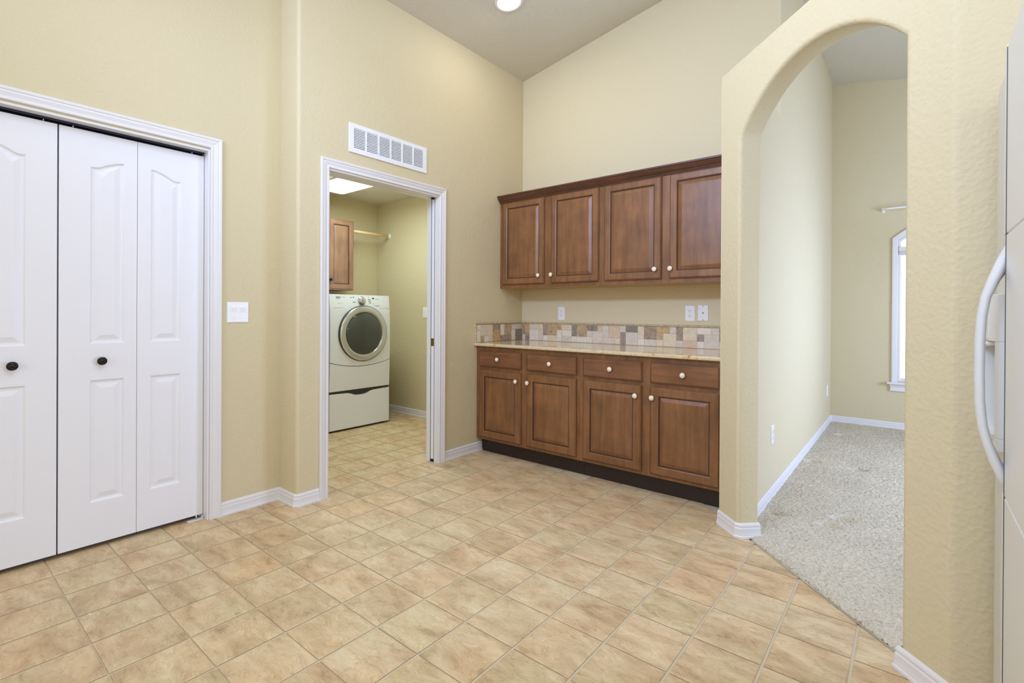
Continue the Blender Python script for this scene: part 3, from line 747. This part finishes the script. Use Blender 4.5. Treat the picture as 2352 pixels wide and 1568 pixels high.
def frame_front(b, f, x0, x1, z0, z1, holes, t=.019):
    """face frame: stiles / rails around holes [(u0,u1,v0,v1)] laid in columns"""
    cols = sorted(set((h[0], h[1]) for h in holes)); x = x0
    for a, c_ in cols:
        lbox(b, f, x, a, z0, z1, -t, 0); zz = z0
        for h in sorted([h for h in holes if (h[0], h[1]) == (a, c_)], key=lambda h: h[2]):
            lbox(b, f, a, c_, zz, h[2], -t, 0); zz = h[3]
        lbox(b, f, a, c_, zz, z1, -t, 0); x = c_
    lbox(b, f, x, x1, z0, z1, -t, 0)
bd = [[(.040, .476), (.535, .974)], [(1.028, 1.466), (1.524, 1.954)]]
for ci, (x0, x1) in enumerate(((.001, .999), (1.0, 1.999))):
    t = thing('base_cabinet', ((x0 + x1) / 2, -.3, 0), base_lbl[ci], 'cabinet', 'base cabinets under the granite counter')
    b = MB(); holes = []
    for a, c_ in bd[ci]: holes += [(a + .012, c_ - .012, .147, .680), (a + .012, c_ - .012, .728, .834)]
    frame_front(b, fb, x0, x1, .115, .8805, holes)
    b.box(x0, x0 + .018, YC + .019, -.004, .115, .8805); b.box(x1 - .018, x1, YC + .019, -.004, .115, .8805); b.box(x0, x1, YC + .019, -.004, .115, .133); b.box(x0, x1, -.012, -.004, .115, .8805)
    b.build('carcass', 'wood', parent=t)
    b = MB(); b.box(x0 + (.013 if ci == 0 else 0), x1, -.549, -.535, 0.0005, .1148); b.build('toe_kick', 'kick', parent=t)
    for k, (a, c_) in enumerate(bd[ci]):
        b = MB(); cab_front(b, fb, a, c_, .136, .693); dr = b.build('door', ['wood', 'glaze'], parent=t)
        knob(dr, (c_ - .037 if k == 0 else a + .018 + .001 * ci, YC - .019, .6245), (0, -1, 0))
        b = MB(); cab_front(b, fb, a, c_, .716, .847, flat=True); dw = b.build('drawer', ['wood_h', 'glaze'], parent=t)
        knob(dw, (.5 * (a + c_) - .008 * (ci + k == 0), YC - .019, .783), (0, -1, 0))
# upper cabinets
YU = -.318
fu = lambda u, v, w_: (u, YU - w_, v)
ud = [[(.040, .481), (.550, .982)], [(1.030, 1.473), (1.530, 1.962)]]
up_lbl = ['stained maple wall cabinet in the inside corner, above the backsplash', 'stained maple wall cabinet running behind the arch pillar']
for ci, (x0, x1) in enumerate(((.003, 1.004), (1.0045, 1.999))):
    t = thing('wall_cabinet', ((x0 + x1) / 2, -.16, 1.37), up_lbl[ci], 'cabinet', 'wall cabinets above the counter')
    b = MB(); frame_front(b, fu, x0, x1, 1.370, 2.126, [(a + .012, c_ - .012, 1.41, 2.096) for a, c_ in ud[ci]])
    b.box(x0, x0 + .016, YU + .019, -.003, 1.3845, 2.126); b.box(x1 - .016, x1, YU + .019, -.003, 1.3845, 2.126); b.box(x0, x1, YU + .019, -.003, 2.11, 2.126)
    b.build('carcass', 'wood', parent=t)
    b = MB(); b.box(x0 + .0005, x1 - .0005, YU + .0192, -.003, 1.3712, 1.384); b.build('bottom_panel', 'wood_inside', parent=t)
    for k, (a, c_) in enumerate(ud[ci]):
        b = MB(); cab_front(b, fu, a, c_, 1.398, 2.108, fr=.052); dr = b.build('door', ['wood', 'glaze'], parent=t)
        knob(dr, (c_ - (.046 if ci == 0 else .042) if k == 0 else a + .003 + .009, YU - .019, 1.466), (0, -1, 0))
CR = [(0, 2.110), (.008, 2.110), (.010, 2.117), (.015, 2.119), (.016, 2.124), (.022, 2.128), (.034, 2.144), (.040, 2.156), (.046, 2.160), (.047, 2.171), (0, 2.171)]
b = MB(); b.sweep([(1.999, YU), (.001, YU)][::-1], [(a, z) for a, z in CR], plan)
tag(b.build('crown_molding', 'wood_crown'), 'dark stained crown molding along the top of the wall cabinets', 'molding')

# countertop
b = MB(); pr_ = [(-.002, .8815), (-.641, .8815), (-.648, .8855), (-.649, .893), (-.649, .899), (-.645, .9055), (-.638, .907), (-.002, .907)]
b.rings([[(x, y, z) for y, z in pr_] for x in (.001, 1.999)])
tag(b.build('countertop', 'granite'), 'polished beige granite countertop with rust flecks on the base cabinets', 'countertop')

# ------------------------------------------------------------------ backsplash of tumbled stone
bs = thing('backsplash', (1.0, -.006, .907), 'strip of mixed beige, grey and tan stone tiles behind the counter', 'backsplash')
b = MB(); b.box(.010, 1.998, -.009, -.001, .9075, 1.060); b.box(.001, .009, -.630, -.001, .9075, 1.060); b.build('grout_bed', 'tgrout', parent=bs)
ZR = [1.057, 1.0085, .9585, .9085]
def stone(kind, u0, u1, r0, r1, side):
    g2 = .0011; z1, z0 = ZR[r0] - g2, ZR[r1] + g2; t0 = .0085; t1 = .0118 + random.uniform(-.0006, .0008)
    f = (lambda u, v, w_: (u, -w_, v)) if side == 'b' else (lambda u, v, w_: (w_, u, v))
    u0 += g2; u1 -= g2; b = MB(); c = .0016
    b.rings([[f(u0 + d, z0 + d, w_), f(u1 - d, z0 + d, w_), f(u1 - d, z1 - d, w_), f(u0 + d, z1 - d, w_)] for d, w_ in ((0, t0), (0, t1 - .001), (c, t1))], False, True)
    b.build('stone_tile', 'ts_' + kind, parent=bs)
XB = [.0125, .044, .095, .149, .196, .248, .297, .348, .395, .447, .498, .55, .601, .65, .699, .753, .80, .852, .904, .955, 1.005, 1.053, 1.11, 1.155, 1.208, 1.257, 1.306, 1.361, 1.41, 1.461, 1.51, 1.562, 1.613, 1.663, 1.715, 1.768, 1.82, 1.87, 1.92, 1.965, 1.998]
BL = [('g', 0, 1, 0, 2), ('l', 0, 1, 2, 3), ('o', 1, 2, 0, 2), ('g', 1, 2, 2, 3), ('l', 2, 3, 0, 1), ('c', 3, 5, 0, 1), ('w', 2, 4, 1, 3), ('l', 4, 5, 1, 3),
      ('g', 5, 6, 0, 2), ('w', 5, 6, 2, 3), ('t', 6, 8, 0, 2), ('c', 6, 8, 2, 3), ('o', 8, 9, 0, 1), ('w', 8, 9, 1, 3), ('c', 9, 11, 0, 1), ('w', 9, 11, 1, 2), ('l', 9, 11, 2, 3),
      ('d', 11, 12, 0, 2), ('w', 11, 12, 2, 3), ('t', 12, 14, 0, 2), ('w', 12, 14, 2, 3), ('d', 14, 16, 0, 1), ('k', 16, 17, 0, 1), ('l', 14, 15, 1, 2), ('w', 14, 15, 2, 3), ('l', 15, 17, 1, 3),
      ('l', 17, 18, 0, 2), ('k', 18, 20, 0, 2), ('l', 17, 19, 2, 3), ('c', 19, 20, 2, 3), ('l', 20, 21, 0, 1), ('g', 20, 21, 1, 3), ('d', 21, 23, 0, 1), ('l', 21, 23, 1, 3),
      ('c', 23, 24, 0, 2), ('w', 23, 24, 2, 3), ('b', 24, 26, 0, 2), ('l', 24, 26, 2, 3), ('o', 26, 28, 0, 1), ('t', 26, 27, 1, 2), ('c', 26, 27, 2, 3), ('c', 27, 29, 1, 3), ('l', 28, 29, 0, 1),
      ('b', 29, 30, 0, 2), ('l', 29, 30, 2, 3), ('c', 30, 32, 0, 2), ('k', 30, 32, 2, 3), ('w', 32, 34, 0, 1), ('l', 34, 35, 0, 1), ('g', 32, 33, 1, 2), ('w', 32, 33, 2, 3), ('l', 33, 35, 1, 3),
      ('b', 35, 36, 0, 2), ('l', 35, 36, 2, 3), ('c', 36, 38, 0, 2), ('t', 36, 38, 2, 3), ('w', 38, 40, 0, 1), ('o', 38, 39, 1, 3), ('l', 39, 40, 1, 3)]
for k, a, c_, r0, r1 in BL: stone(k, XB[a], XB[c_], r0, r1, 'b')
YB = [-.628, -.577, -.53, -.477, -.423, -.372, -.321, -.265, -.214, -.168, -.112, -.060, -.013]
for k, a, c_, r0, r1 in [('w', 0, 1, 0, 1), ('w', 0, 1, 1, 3), ('l', 1, 3, 0, 2), ('t', 1, 2, 2, 3), ('w', 2, 3, 2, 3), ('c', 3, 4, 0, 2), ('l', 3, 4, 2, 3), ('g', 4, 6, 0, 1), ('o', 4, 6, 1, 3),
                         ('w', 6, 7, 0, 2), ('g', 6, 8, 2, 3), ('t', 7, 9, 0, 2), ('b', 8, 9, 2, 3), ('l', 9, 10, 0, 1), ('w', 9, 10, 1, 3), ('l', 10, 12, 0, 1), ('d', 10, 12, 1, 3)]:
    stone(k, YB[a], YB[c_], r0, r1, 's')
b = MB(); CP = [(0, 1.0585), (.012, 1.0585), (.0165, 1.061), (.018, 1.0655), (.0165, 1.070), (.011, 1.0735), (0, 1.074)]
b.rings([[(x, -a - .0005, z) for a, z in CP] for x in (.001, 1.998)]); b.build('liner', 'cap', parent=bs)
b = MB(); b.rings([[(a + .0005, y, z) for a, z in CP] for y in (-.643, -.0005)])
b.rings([[(a + .0005, -.630 - (zz - 1.0585), z) for a, zz in CP] for z in (.9075, 1.0585)]); b.build('liner', 'cap', parent=bs)

# ------------------------------------------------------------------ laundry room contents
WXF = -1.455
def front_loader(y0, label, group, dryer=True):
    y1 = y0 + .686; yc = (y0 + y1) / 2
    t = thing('front_load_dryer' if dryer else 'front_load_washer', (WXF - .36, yc, .384), label, 'dryer' if dryer else 'washer', group)
    xb = WXF - .70
    # cabinet: bowed front (bulges towards the viewer at door height)
    def bow(y, z):
        k = (z - .384) / (1.327 - .384); s_ = 1 - ((y - yc) / .343) ** 2
        return WXF + .030 * math.sin(math.pi * min(1, max(0, k))) * (.35 + .65 * max(0, s_)) - .012 * max(0, k - .85) / .15
    zs = [.392, .5, .60, .665, .675, .8, .95, 1.1, 1.19, 1.2, 1.27, 1.31, 1.325]
    ys = [y0 + .686 * i / 16 for i in range(17)]
    b = MB(); b.smooth = True
    def seamz(y): return .668 - .048 * (1 - ((y - yc) / .343) ** 2)
    # lower panel, front body above the curved seam
    for part, (za, zb) in enumerate(((lambda y: .392, lambda y: seamz(y) - .003), (lambda y: seamz(y) + .003, lambda y: 1.325))):
        nz = 6 if part == 0 else 14; rs = []
        for k in range(nz + 1):
            row = []
            for y in ys:
                z = za(y) + (zb(y) - za(y)) * k / nz; row.append((bow(y, z) - (.006 if y in (ys[0], ys[-1]) else 0), y, z))
            rs.append(row)
        bb = MB(); bb.smooth = True; bb.rings(rs, False, False, closed=False)
        # close to the back
        bb.smooth = False
        n = len(ys)
        edge = [rs[0][i] for i in range(n)] + [rs[k][-1] for k in range(1, nz + 1)] + [rs[-1][i] for i in range(n - 2, -1, -1)] + [rs[k][0] for k in range(nz - 1, 0, -1)]
        bb.rings([edge, [(xb if part else WXF - .05, y, z) for _, y, z in edge]], False, True)
        bb.build('lower_panel' if part == 0 else 'body', 'enamel', parent=t)
    b = MB(); b.box(xb, WXF - .052, y0 + .004, y1 - .004, .386, .70); b.build('rear_body', 'enamel', parent=t)
    b = MB(); b.smooth = True   # control panel parting line
    for ya, yb in ((y0 + .03, yc - .215), (yc + .21, y1 - .012)):
        b = MB(); b.smooth = True; b.rings([[(bow(y, 1.197) + e, y, 1.197 + dz) for e, dz in ((-.001, -.0012), (.0008, -.0012), (.0008, .0012), (-.001, .0012))] for y in [ya + (yb - ya) * i / 6 for i in range(7)]])
        b.build('panel_line', 'enamel_grey', parent=t)
    # door: chrome ring and dark window
    dc = (WXF + .026, yc - .003 + .012, .943)
    b = MB(); b.lathe([(.277, -.012), (.277, .006), (.272, .012)], dc, (1, 0, 0), 56); b.build('door_gasket', 'seam', parent=t)
    b = MB(); b.lathe([(.2715, .004), (.2715, .011), (.266, .018), (.256, .0215), (.224, .024), (.216, .0225), (.210, .016), (.207, .008)], dc, (1, 0, 0), 64)
    dr = tag(b.build('door', 'chrome', parent=t), 'chrome ringed round door')
    b = MB(); b.lathe([(.209, .006), (.209, .014), (.200, .019), (.17, .030), (.12, .038), (.06, .042), (0, .043)], dc, (1, 0, 0), 56)
    b.build('door_window', 'glass_dark', parent=dr)
    # knob
    kc = (bow(yc, 1.268), yc - .002, 1.268)
    b = MB(); b.lathe([(.043, -.004), (.044, .006), (.040, .010), (.036, .010), (.034, .026), (.030, .031), (.01, .033), (0, .033)], kc, (1, 0, 0), 36); b.build('dial', 'chrome', parent=t)
    # printed marks and display
    def mark(y, z, w_, h_, m_='print', nm='printed_mark'):
        b = MB(); x = bow(y, z) + .0007; b.add([(x, y - w_ / 2, z - h_ / 2), (x, y + w_ / 2, z - h_ / 2), (x - .0004, y + w_ / 2, z + h_ / 2), (x - .0004, y - w_ / 2, z + h_ / 2), (x - .003, y - w_ / 2, z - h_ / 2), (x - .003, y + w_ / 2, z - h_ / 2), (x - .003, y + w_ / 2, z + h_ / 2), (x - .003, y - w_ / 2, z + h_ / 2)],
              [(0, 1, 2, 3), (4, 7, 6, 5), (0, 4, 5, 1), (2, 6, 7, 3), (0, 3, 7, 4), (1, 5, 6, 2)]); return b
    mm = MB()
    for dy, z, w_, h_ in ((-.258, 1.302, .044, .003), (-.258, 1.282, .044, .003), (-.278, 1.292, .004, .022), (-.238, 1.292, .004, .022), (-.268, 1.292, .008, .012), (-.256, 1.292, .008, .012), (-.245, 1.292, .006, .012),
                          (-.205, 1.297, .055, .002), (-.26, 1.238, .006, .005), (-.235, 1.238, .05, .0015),
                          (-.118, 1.296, .010, .010), (-.09, 1.298, .010, .014), (-.088, 1.293, .004, .016), (-.085, 1.252, .032, .007),
                          (.083, 1.300, .006, .014), (.091, 1.279, .026, .007), (.095, 1.263, .026, .007), (.098, 1.247, .026, .007),
                          (.186, 1.285, .048, .003), (.138, 1.237, .005, .012), (.141, 1.218, .004, .010), (.170, 1.218, .016, .008), (.198, 1.218, .016, .008)):
        q_ = mark(yc + dy, z, w_, h_); mm.add(q_.v, q_.f)
    mm.build('printed_marks', 'print', parent=t)['kind'] = 'stuff'
    q_ = mark(yc + .138, 1.289, .022, .022); q_.build('display', 'seam', parent=t)
    return t
def pedestal(y0, label, group):
    y1 = y0 + .686; yc = (y0 + y1) / 2
    t = thing('laundry_pedestal', (WXF - .36, yc, 0), label, 'pedestal', group)
    b = MB(); b.box(WXF - .70, WXF - .022, y0 + .003, y1 - .003, .012, .384); 
    for yy in (y0 + .05, y1 - .05): b.lathe([(.02, 0), (.02, .014)], (WXF - .06, yy, 0), (0, 0, 1), 12); b.lathe([(.02, 0), (.02, .014)], (WXF - .64, yy, 0), (0, 0, 1), 12)
    b.build('frame', 'seam', parent=t)
    b = MB(); n = 24; topc = []
    for i in range(n + 1):
        k = i / n; y = y0 + .686 * k
        dip = .026 * math.exp(-((k - .5) / .15) ** 4)
        topc.append((y, .368 - dip - .010 * math.exp(-((k - .5) / .3) ** 2)))
    front = [(y0, .018), (y1, .018)] + topc[::-1]
    b.rings([[(WXF - .04, y, z) for y, z in front], [(WXF - .006, y, z) for y, z in front], [(WXF, y0 + .006 + (y - y0) * (.674 / .686), z * .985 + .003) for y, z in front]])
    b.build('drawer', 'enamel', parent=t)
    return t
gr = 'front loaders on pedestals in the laundry'
front_loader(-1.083, 'white front-loading dryer with chrome round door, seen through the laundry doorway', None)
front_loader(-1.083 - .706, 'white front-loading washer mostly hidden behind the left door casing', None, False)
pedestal(-1.083, 'white drawer pedestal under the chrome-ringed dryer', None)
pedestal(-1.083 - .706, 'white drawer pedestal under the mostly hidden washer', None)

# laundry wall cabinet and hanging rod
t = thing('laundry_cabinet', (-2.04, -1.0, 1.385), 'lighter stained maple wall cabinet above the laundry machines', 'cabinet')
b = MB(); fl_ = lambda u, v, w_: (-1.897 + w_, u, v)
b.box(LX + .003, -1.897, -1.45, -.548, 1.386, 2.137); b.build('carcass', 'wood_pale', parent=t, bevel=.001)
for ya, yb, ky in ((-.842, -.556, -.832), (-1.14, -.850, -.862), (-1.44, -1.15, -1.42)):
    b = MB(); cab_front(b, fl_, ya, yb, 1.396, 2.128, fr=.052); dr = b.build('door', ['wood_pale', 'glaze'], parent=t)
    b = MB(); b.lathe([(.006, 0), (.006, .012), (.015, .016), (.015, .022), (.006, .026), (0, .026)], (-1.878, ky, 1.49), (1, 0, 0), 18); tag(b.build('knob', 'bronze', parent=dr), 'dark bronze knob')
t = thing('hanging_rod', (-1.95, -.3, 2.04), 'pale wooden hanging rod between laundry cabinet and wall', 'rod')
b = MB(); b.tube([(-1.95, -.549, 2.04), (-1.95, LY - .004, 2.04)], .0165, 16); b.build('dowel', 'rodwood', parent=t)
b = MB(); b.lathe([(.032, 0), (.032, .004), (.024, .006), (.022, .018), (.0175, .018)], (-1.95, LY, 2.04), (0, -1, 0), 24); b.build('socket', 'plastic', parent=t)
# fluorescent wrap fixture
t = thing('fluorescent_fixture', (-1.12, -.895, 2.37), 'lit rectangular fluorescent fixture on the laundry room ceiling', 'light')
b = MB(); b.box(-1.75, -.5, -1.045, -.745, 2.418, 2.433); b.build('housing', 'plastic', parent=t)
b = MB(); pr_ = [(-1.035, 2.418), (-1.035, 2.385), (-1.020, 2.368), (-.99, 2.360), (-.80, 2.360), (-.77, 2.368), (-.755, 2.385), (-.755, 2.418)]
b.rings([[(x, y, z) for y, z in pr_] for x in (-1.725, -.525)]); b.build('diffuser', 'diffuser', parent=t)
for x0, x1 in ((-1.745, -1.7255), (-.5245, -.505)):
    b = MB(); b.rings([[(x, y, z) for y, z in pr_] for x in (x0, x1)]); b.build('end_cap', 'plastic', parent=t)
area('fluorescent_light', (-1.12, -.9, 2.352), (-1.12, -.9, 0), 1.1, .26, 15.5, (.83, 1, 1.04))

# ------------------------------------------------------------------ dining room window, blind, curtain rod
b = MB()
CW = .046
cas = [(WX0, WZ0 - .01)] + [(x, z) for x, z in aw] + [(WX1, WZ0 - .01)]
CS2 = [(0, 0), (0, .010), (.004, .0125), (.036, .016), (.046, .014), (.046, 0)]
b.sweep(cas[::-1], CS2, lambda u, v, t_: (u, YF - t_, v))
win = tag(b.build('window_1', 'trim'), 'white arched window in the far dining wall, mostly hidden by the arch post', 'window', kind='structure')
b = MB(); fr_ = cas[1:-1]
b.sweep([(WX1 - .001, WZ0)] + [(x, z) for x, z in warch(-.001)][::-1] + [(WX0 + .001, WZ0)], [(0, -.05), (0, -.012), (-.014, -.012), (-.022, -.03), (-.022, -.05)], lambda u, v, t_: (u, YF - t_, v))
b.box(WX0, WX1, YF + .03, YF + .05, 1.755, 1.79); b.box((WX0 + WX1) / 2 - .02, (WX0 + WX1) / 2 + .02, YF + .03, YF + .05, WZ0, 1.76); b.box(WX0, WX1, YF + .03, YF + .05, WZ0, WZ0 + .03)
b.build('sash', 'trim', parent=win)
for i, (xa, xb_) in enumerate(((WX0 + .012, wcx - .02), (wcx + .02, WX1 - .012))):
    b = MB(); b.box(xa, xb_, YF + .037, YF + .041, WZ0 + .03, 1.755); b.build('pane', 'glass', parent=win)
b = MB(); ap = [(x, z) for x, z in warch(-.012)] + [(WX1 - .012, 1.79), (WX0 + .012, 1.79)]
b.rings([[(x, YF + .037, z) for x, z in ap], [(x, YF + .041, z) for x, z in ap]]); b.build('pane', 'glass', parent=win)
b = MB(); b.box(WX0 - .082, WX1 + .082, YF - .055, YF + .04, .462, .482); b.build('sill', 'trim', parent=win, bevel=.004)
b = MB(); q1 = [(WX0 - .066, .462), (WX1 + .066, .462), (WX1 + .052, .430), (WX1 + .058, .400), (WX1 + .052, .392), (WX0 - .052, .392), (WX0 - .058, .400), (WX0 - .052, .430)]
b.rings([[(x, YF, z) for x, z in q1], [(x, YF - .018 - (.012 if z > .45 else 0), z) for x, z in q1]]); b.build('apron', 'trim', parent=win)
t = thing('window_blind', (wcx, YF + .01, 1.79), 'white raised blind headrail inside the far arched window', 'blind')
b = MB(); b.box(WX0 + .004, WX1 - .004, YF - .012, YF + .026, 1.792, 1.836); b.build('headrail', 'ivory', parent=t, bevel=.003)
b = MB()
for k in range(7): b.box(WX0 + .01, WX1 - .01, YF - .008, YF + .022, 1.7865 - k * .0045, 1.7895 - k * .0045)
b.build('slat_stack', 'plastic', parent=t)
t = thing('curtain_rod', (3.4, YF - .06, 2.22), 'white curtain rod above the far arched window', 'curtain rod')
b = MB(); b.tube([(2.585, YF - .003, 2.218), (2.587, YF - .03, 2.220), (2.60, YF - .055, 2.222), (2.63, YF - .062, 2.223), (4.3, YF - .062, 2.223)], .010, 12); b.build('rod', 'plastic', parent=t)
b = MB(); b.box(2.572, 2.600, YF - .006, YF, 2.195, 2.243); b.box(2.578, 2.594, YF - .03, YF, 2.203, 2.212); b.build('bracket', 'plastic', parent=t, bevel=.001)

# ------------------------------------------------------------------ refrigerator
t = thing('refrigerator', (3.4, -2.17, 0), 'white side-by-side refrigerator with ice dispenser at the right edge', 'refrigerator')
FXF = 3.0; FG = -2.071
b = MB(); b.box(3.075, 3.74, -2.625, -1.722, .03, 1.745); b.box(3.13, 3.70, -2.60, -1.74, 0, .03); b.build('body', 'fridge', parent=t, bevel=.004)
def fdoor(y0, y1, nm='door'):
    b = MB(); n = 8; rows = []
    pts_ = []
    for i in range(n + 1):
        k = i / n; y = y0 + (y1 - y0) * k; pts_.append((FXF + .006 * abs(2 * k - 1) ** 3, y))
    poly = pts_ + [(3.070, y1), (3.070, y0)]
    b.rings([[(x, y, z) for x, y in poly] for z in (.075, 1.762)]); return b.build(nm, 'fridge', parent=t, bevel=.006)
dz = fdoor(FG + .003, -1.722); dz['label'] = 'freezer door with dispenser'
b = MB(); b.box(2.9871, 3.06, FG - .0024, FG + .0024, .08, 1.764); b.build('door_gap_shade', 'print', parent=t)  # dark strip standing proud, imitating the shaded gap between the doors
dq = fdoor(-2.625, FG - .003)
b = MB(); b.box(3.05, 3.10, -2.60, -1.74, .005, .07); b.build('kick_grille', 'fridge_plastic', parent=t)
# vertical handle strips beside the gap and the long bowed handle
def strip(ya, yb, z0, z1, xf=2.988):
    b = MB(); b.box(xf, FXF + .004, ya, yb, z0, z1); return b
b = strip(FG + .003, FG + .040, .08, .752); q_ = strip(FG + .003, FG + .040, 1.345, 1.774); b.add(q_.v, q_.f); b.build('handle_strip', 'fridge_plastic', parent=dz, bevel=.003)
b = strip(FG + .040, FG + .062, .08, 1.762, 2.994); b.build('handle_base', 'fridge_plastic', parent=dz, bevel=.002)
b = strip(FG - .34, FG - .003, .08, .752); q_ = strip(FG - .34, FG - .003, .7535, 1.3435); b.add(q_.v, q_.f); q_ = strip(FG - .34, FG - .003, 1.345, 1.768); b.add(q_.v, q_.f); b.build('handle_strip', 'fridge_plastic', parent=dq, bevel=.003)
hp = [(2.998, 1.343), (2.990, 1.325), (2.974, 1.288), (2.960, 1.247), (2.948, 1.205), (2.9415, 1.16), (2.9385, 1.10), (2.938, 1.03), (2.939, .96), (2.9435, .905), (2.952, .865), (2.965, .820), (2.980, .782), (2.991, .764), (2.998, .753)]
b = MB(); b.smooth = True; rs = []
for i, (x, z) in enumerate(hp):
    xa, za = hp[max(0, i - 1)]; xb_, zb = hp[min(len(hp) - 1, i + 1)]; d_ = Vector((xb_ - xa, zb - za)).normalized(); nn = Vector((-d_.y, d_.x)) ; nn = nn if nn.x > 0 else -nn
    k = abs(i - 7) / 7; th = .019 + .030 * max(0, k - .45) ** 1.5 / .4; hw = .0165
    yc_ = FG + .0215
    ring = []
    for a in range(12):
        ca, sa = math.cos(R(30 * a)), math.sin(R(30 * a))
        dn = th / 2 + th / 2 * ca * -1; cs_ = hw * (abs(sa) ** .7) * (1 if sa > 0 else -1)
        px_ = x + nn.x * dn; pz_ = z + nn.y * dn
        ring.append((min(px_, FXF + .003), yc_ + cs_, pz_))
    rs.append(ring)
b.rings(rs); tag(b.build('handle', 'fridge_plastic', parent=dz), 'long white bowed handle')
# dispenser bezel with recessed cavity
def dsp():
    plan_ = [(3.004, FG + .062), (2.9925, FG + .064), (2.984, FG + .072), (2.979, FG + .09), (2.972, FG + .13), (2.969, FG + .17), (2.970, FG + .21), (2.975, FG + .25), (2.984, FG + .288), (2.992, FG + .302), (3.004, FG + .305)]
    def slab(z0, z1, i0, i1, inn=0):
        bb = MB(); bb.smooth = False
        pl = plan_[i0:i1 + 1]; pl = [(x + inn, y) for x, y in pl] + [(3.006, pl[-1][1]), (3.006, pl[0][1])]
        bb.rings([[(x, y, z) for x, y in pl] for z in (z0, z1)]); return bb
    b = MB()
    for a in (slab(1.098, 1.212, 0, 10), slab(.838, .868, 0, 10), slab(.868, 1.098, 0, 3), slab(.868, 1.098, 6, 10)): b.add(a.v, a.f)
    b.build('dispenser_bezel', 'fridge_plastic', parent=dz, bevel=.003)
    b = MB()
    a = slab(1.105, 1.185, 4, 8, -.0015); b.add(a.v, a.f); b.build('dispenser_panel', 'ivory', parent=dz)
    b = MB(); b.box(2.9978, 3.002, FG + .07, FG + .29, .868, 1.098); b.build('dispenser_recess', 'enamel_grey', parent=dz)
    b = MB(); b.box(2.9958, 2.9976, FG + .200, FG + .206, .875, 1.085); b.build('recess_dark_line', 'seam', parent=dz)  # thin dark upright line near the far side of the recess
    b = MB(); b.tube([(2.990, FG + .14, 1.094), (2.974, FG + .165, 1.090), (2.968, FG + .20, 1.085), (2.974, FG + .235, 1.090)], .007, 10); b.build('dispenser_lever', 'fridge_plastic', parent=dz)
    b = MB(); a = slab(.862, .876, 3, 9, -.006); b.add(a.v, a.f); b.build('drip_tray', 'ivory', parent=dz, bevel=.002)
dsp()

# ------------------------------------------------------------------ small scrap on the floor
b = MB(); b.rings([[(.386, -3.186, .0005), (.398, -3.180, .0005), (.397, -3.176, .0005), (.384, -3.181, .0005)], [(.386, -3.186, .0015), (.398, -3.180, .003), (.397, -3.176, .002), (.384, -3.181, .0015)]])
tag(b.build('paper_scrap', 'paper'), 'tiny white scrap on the floor tiles before the closet', 'scrap')
bpy.context.view_layer.update()
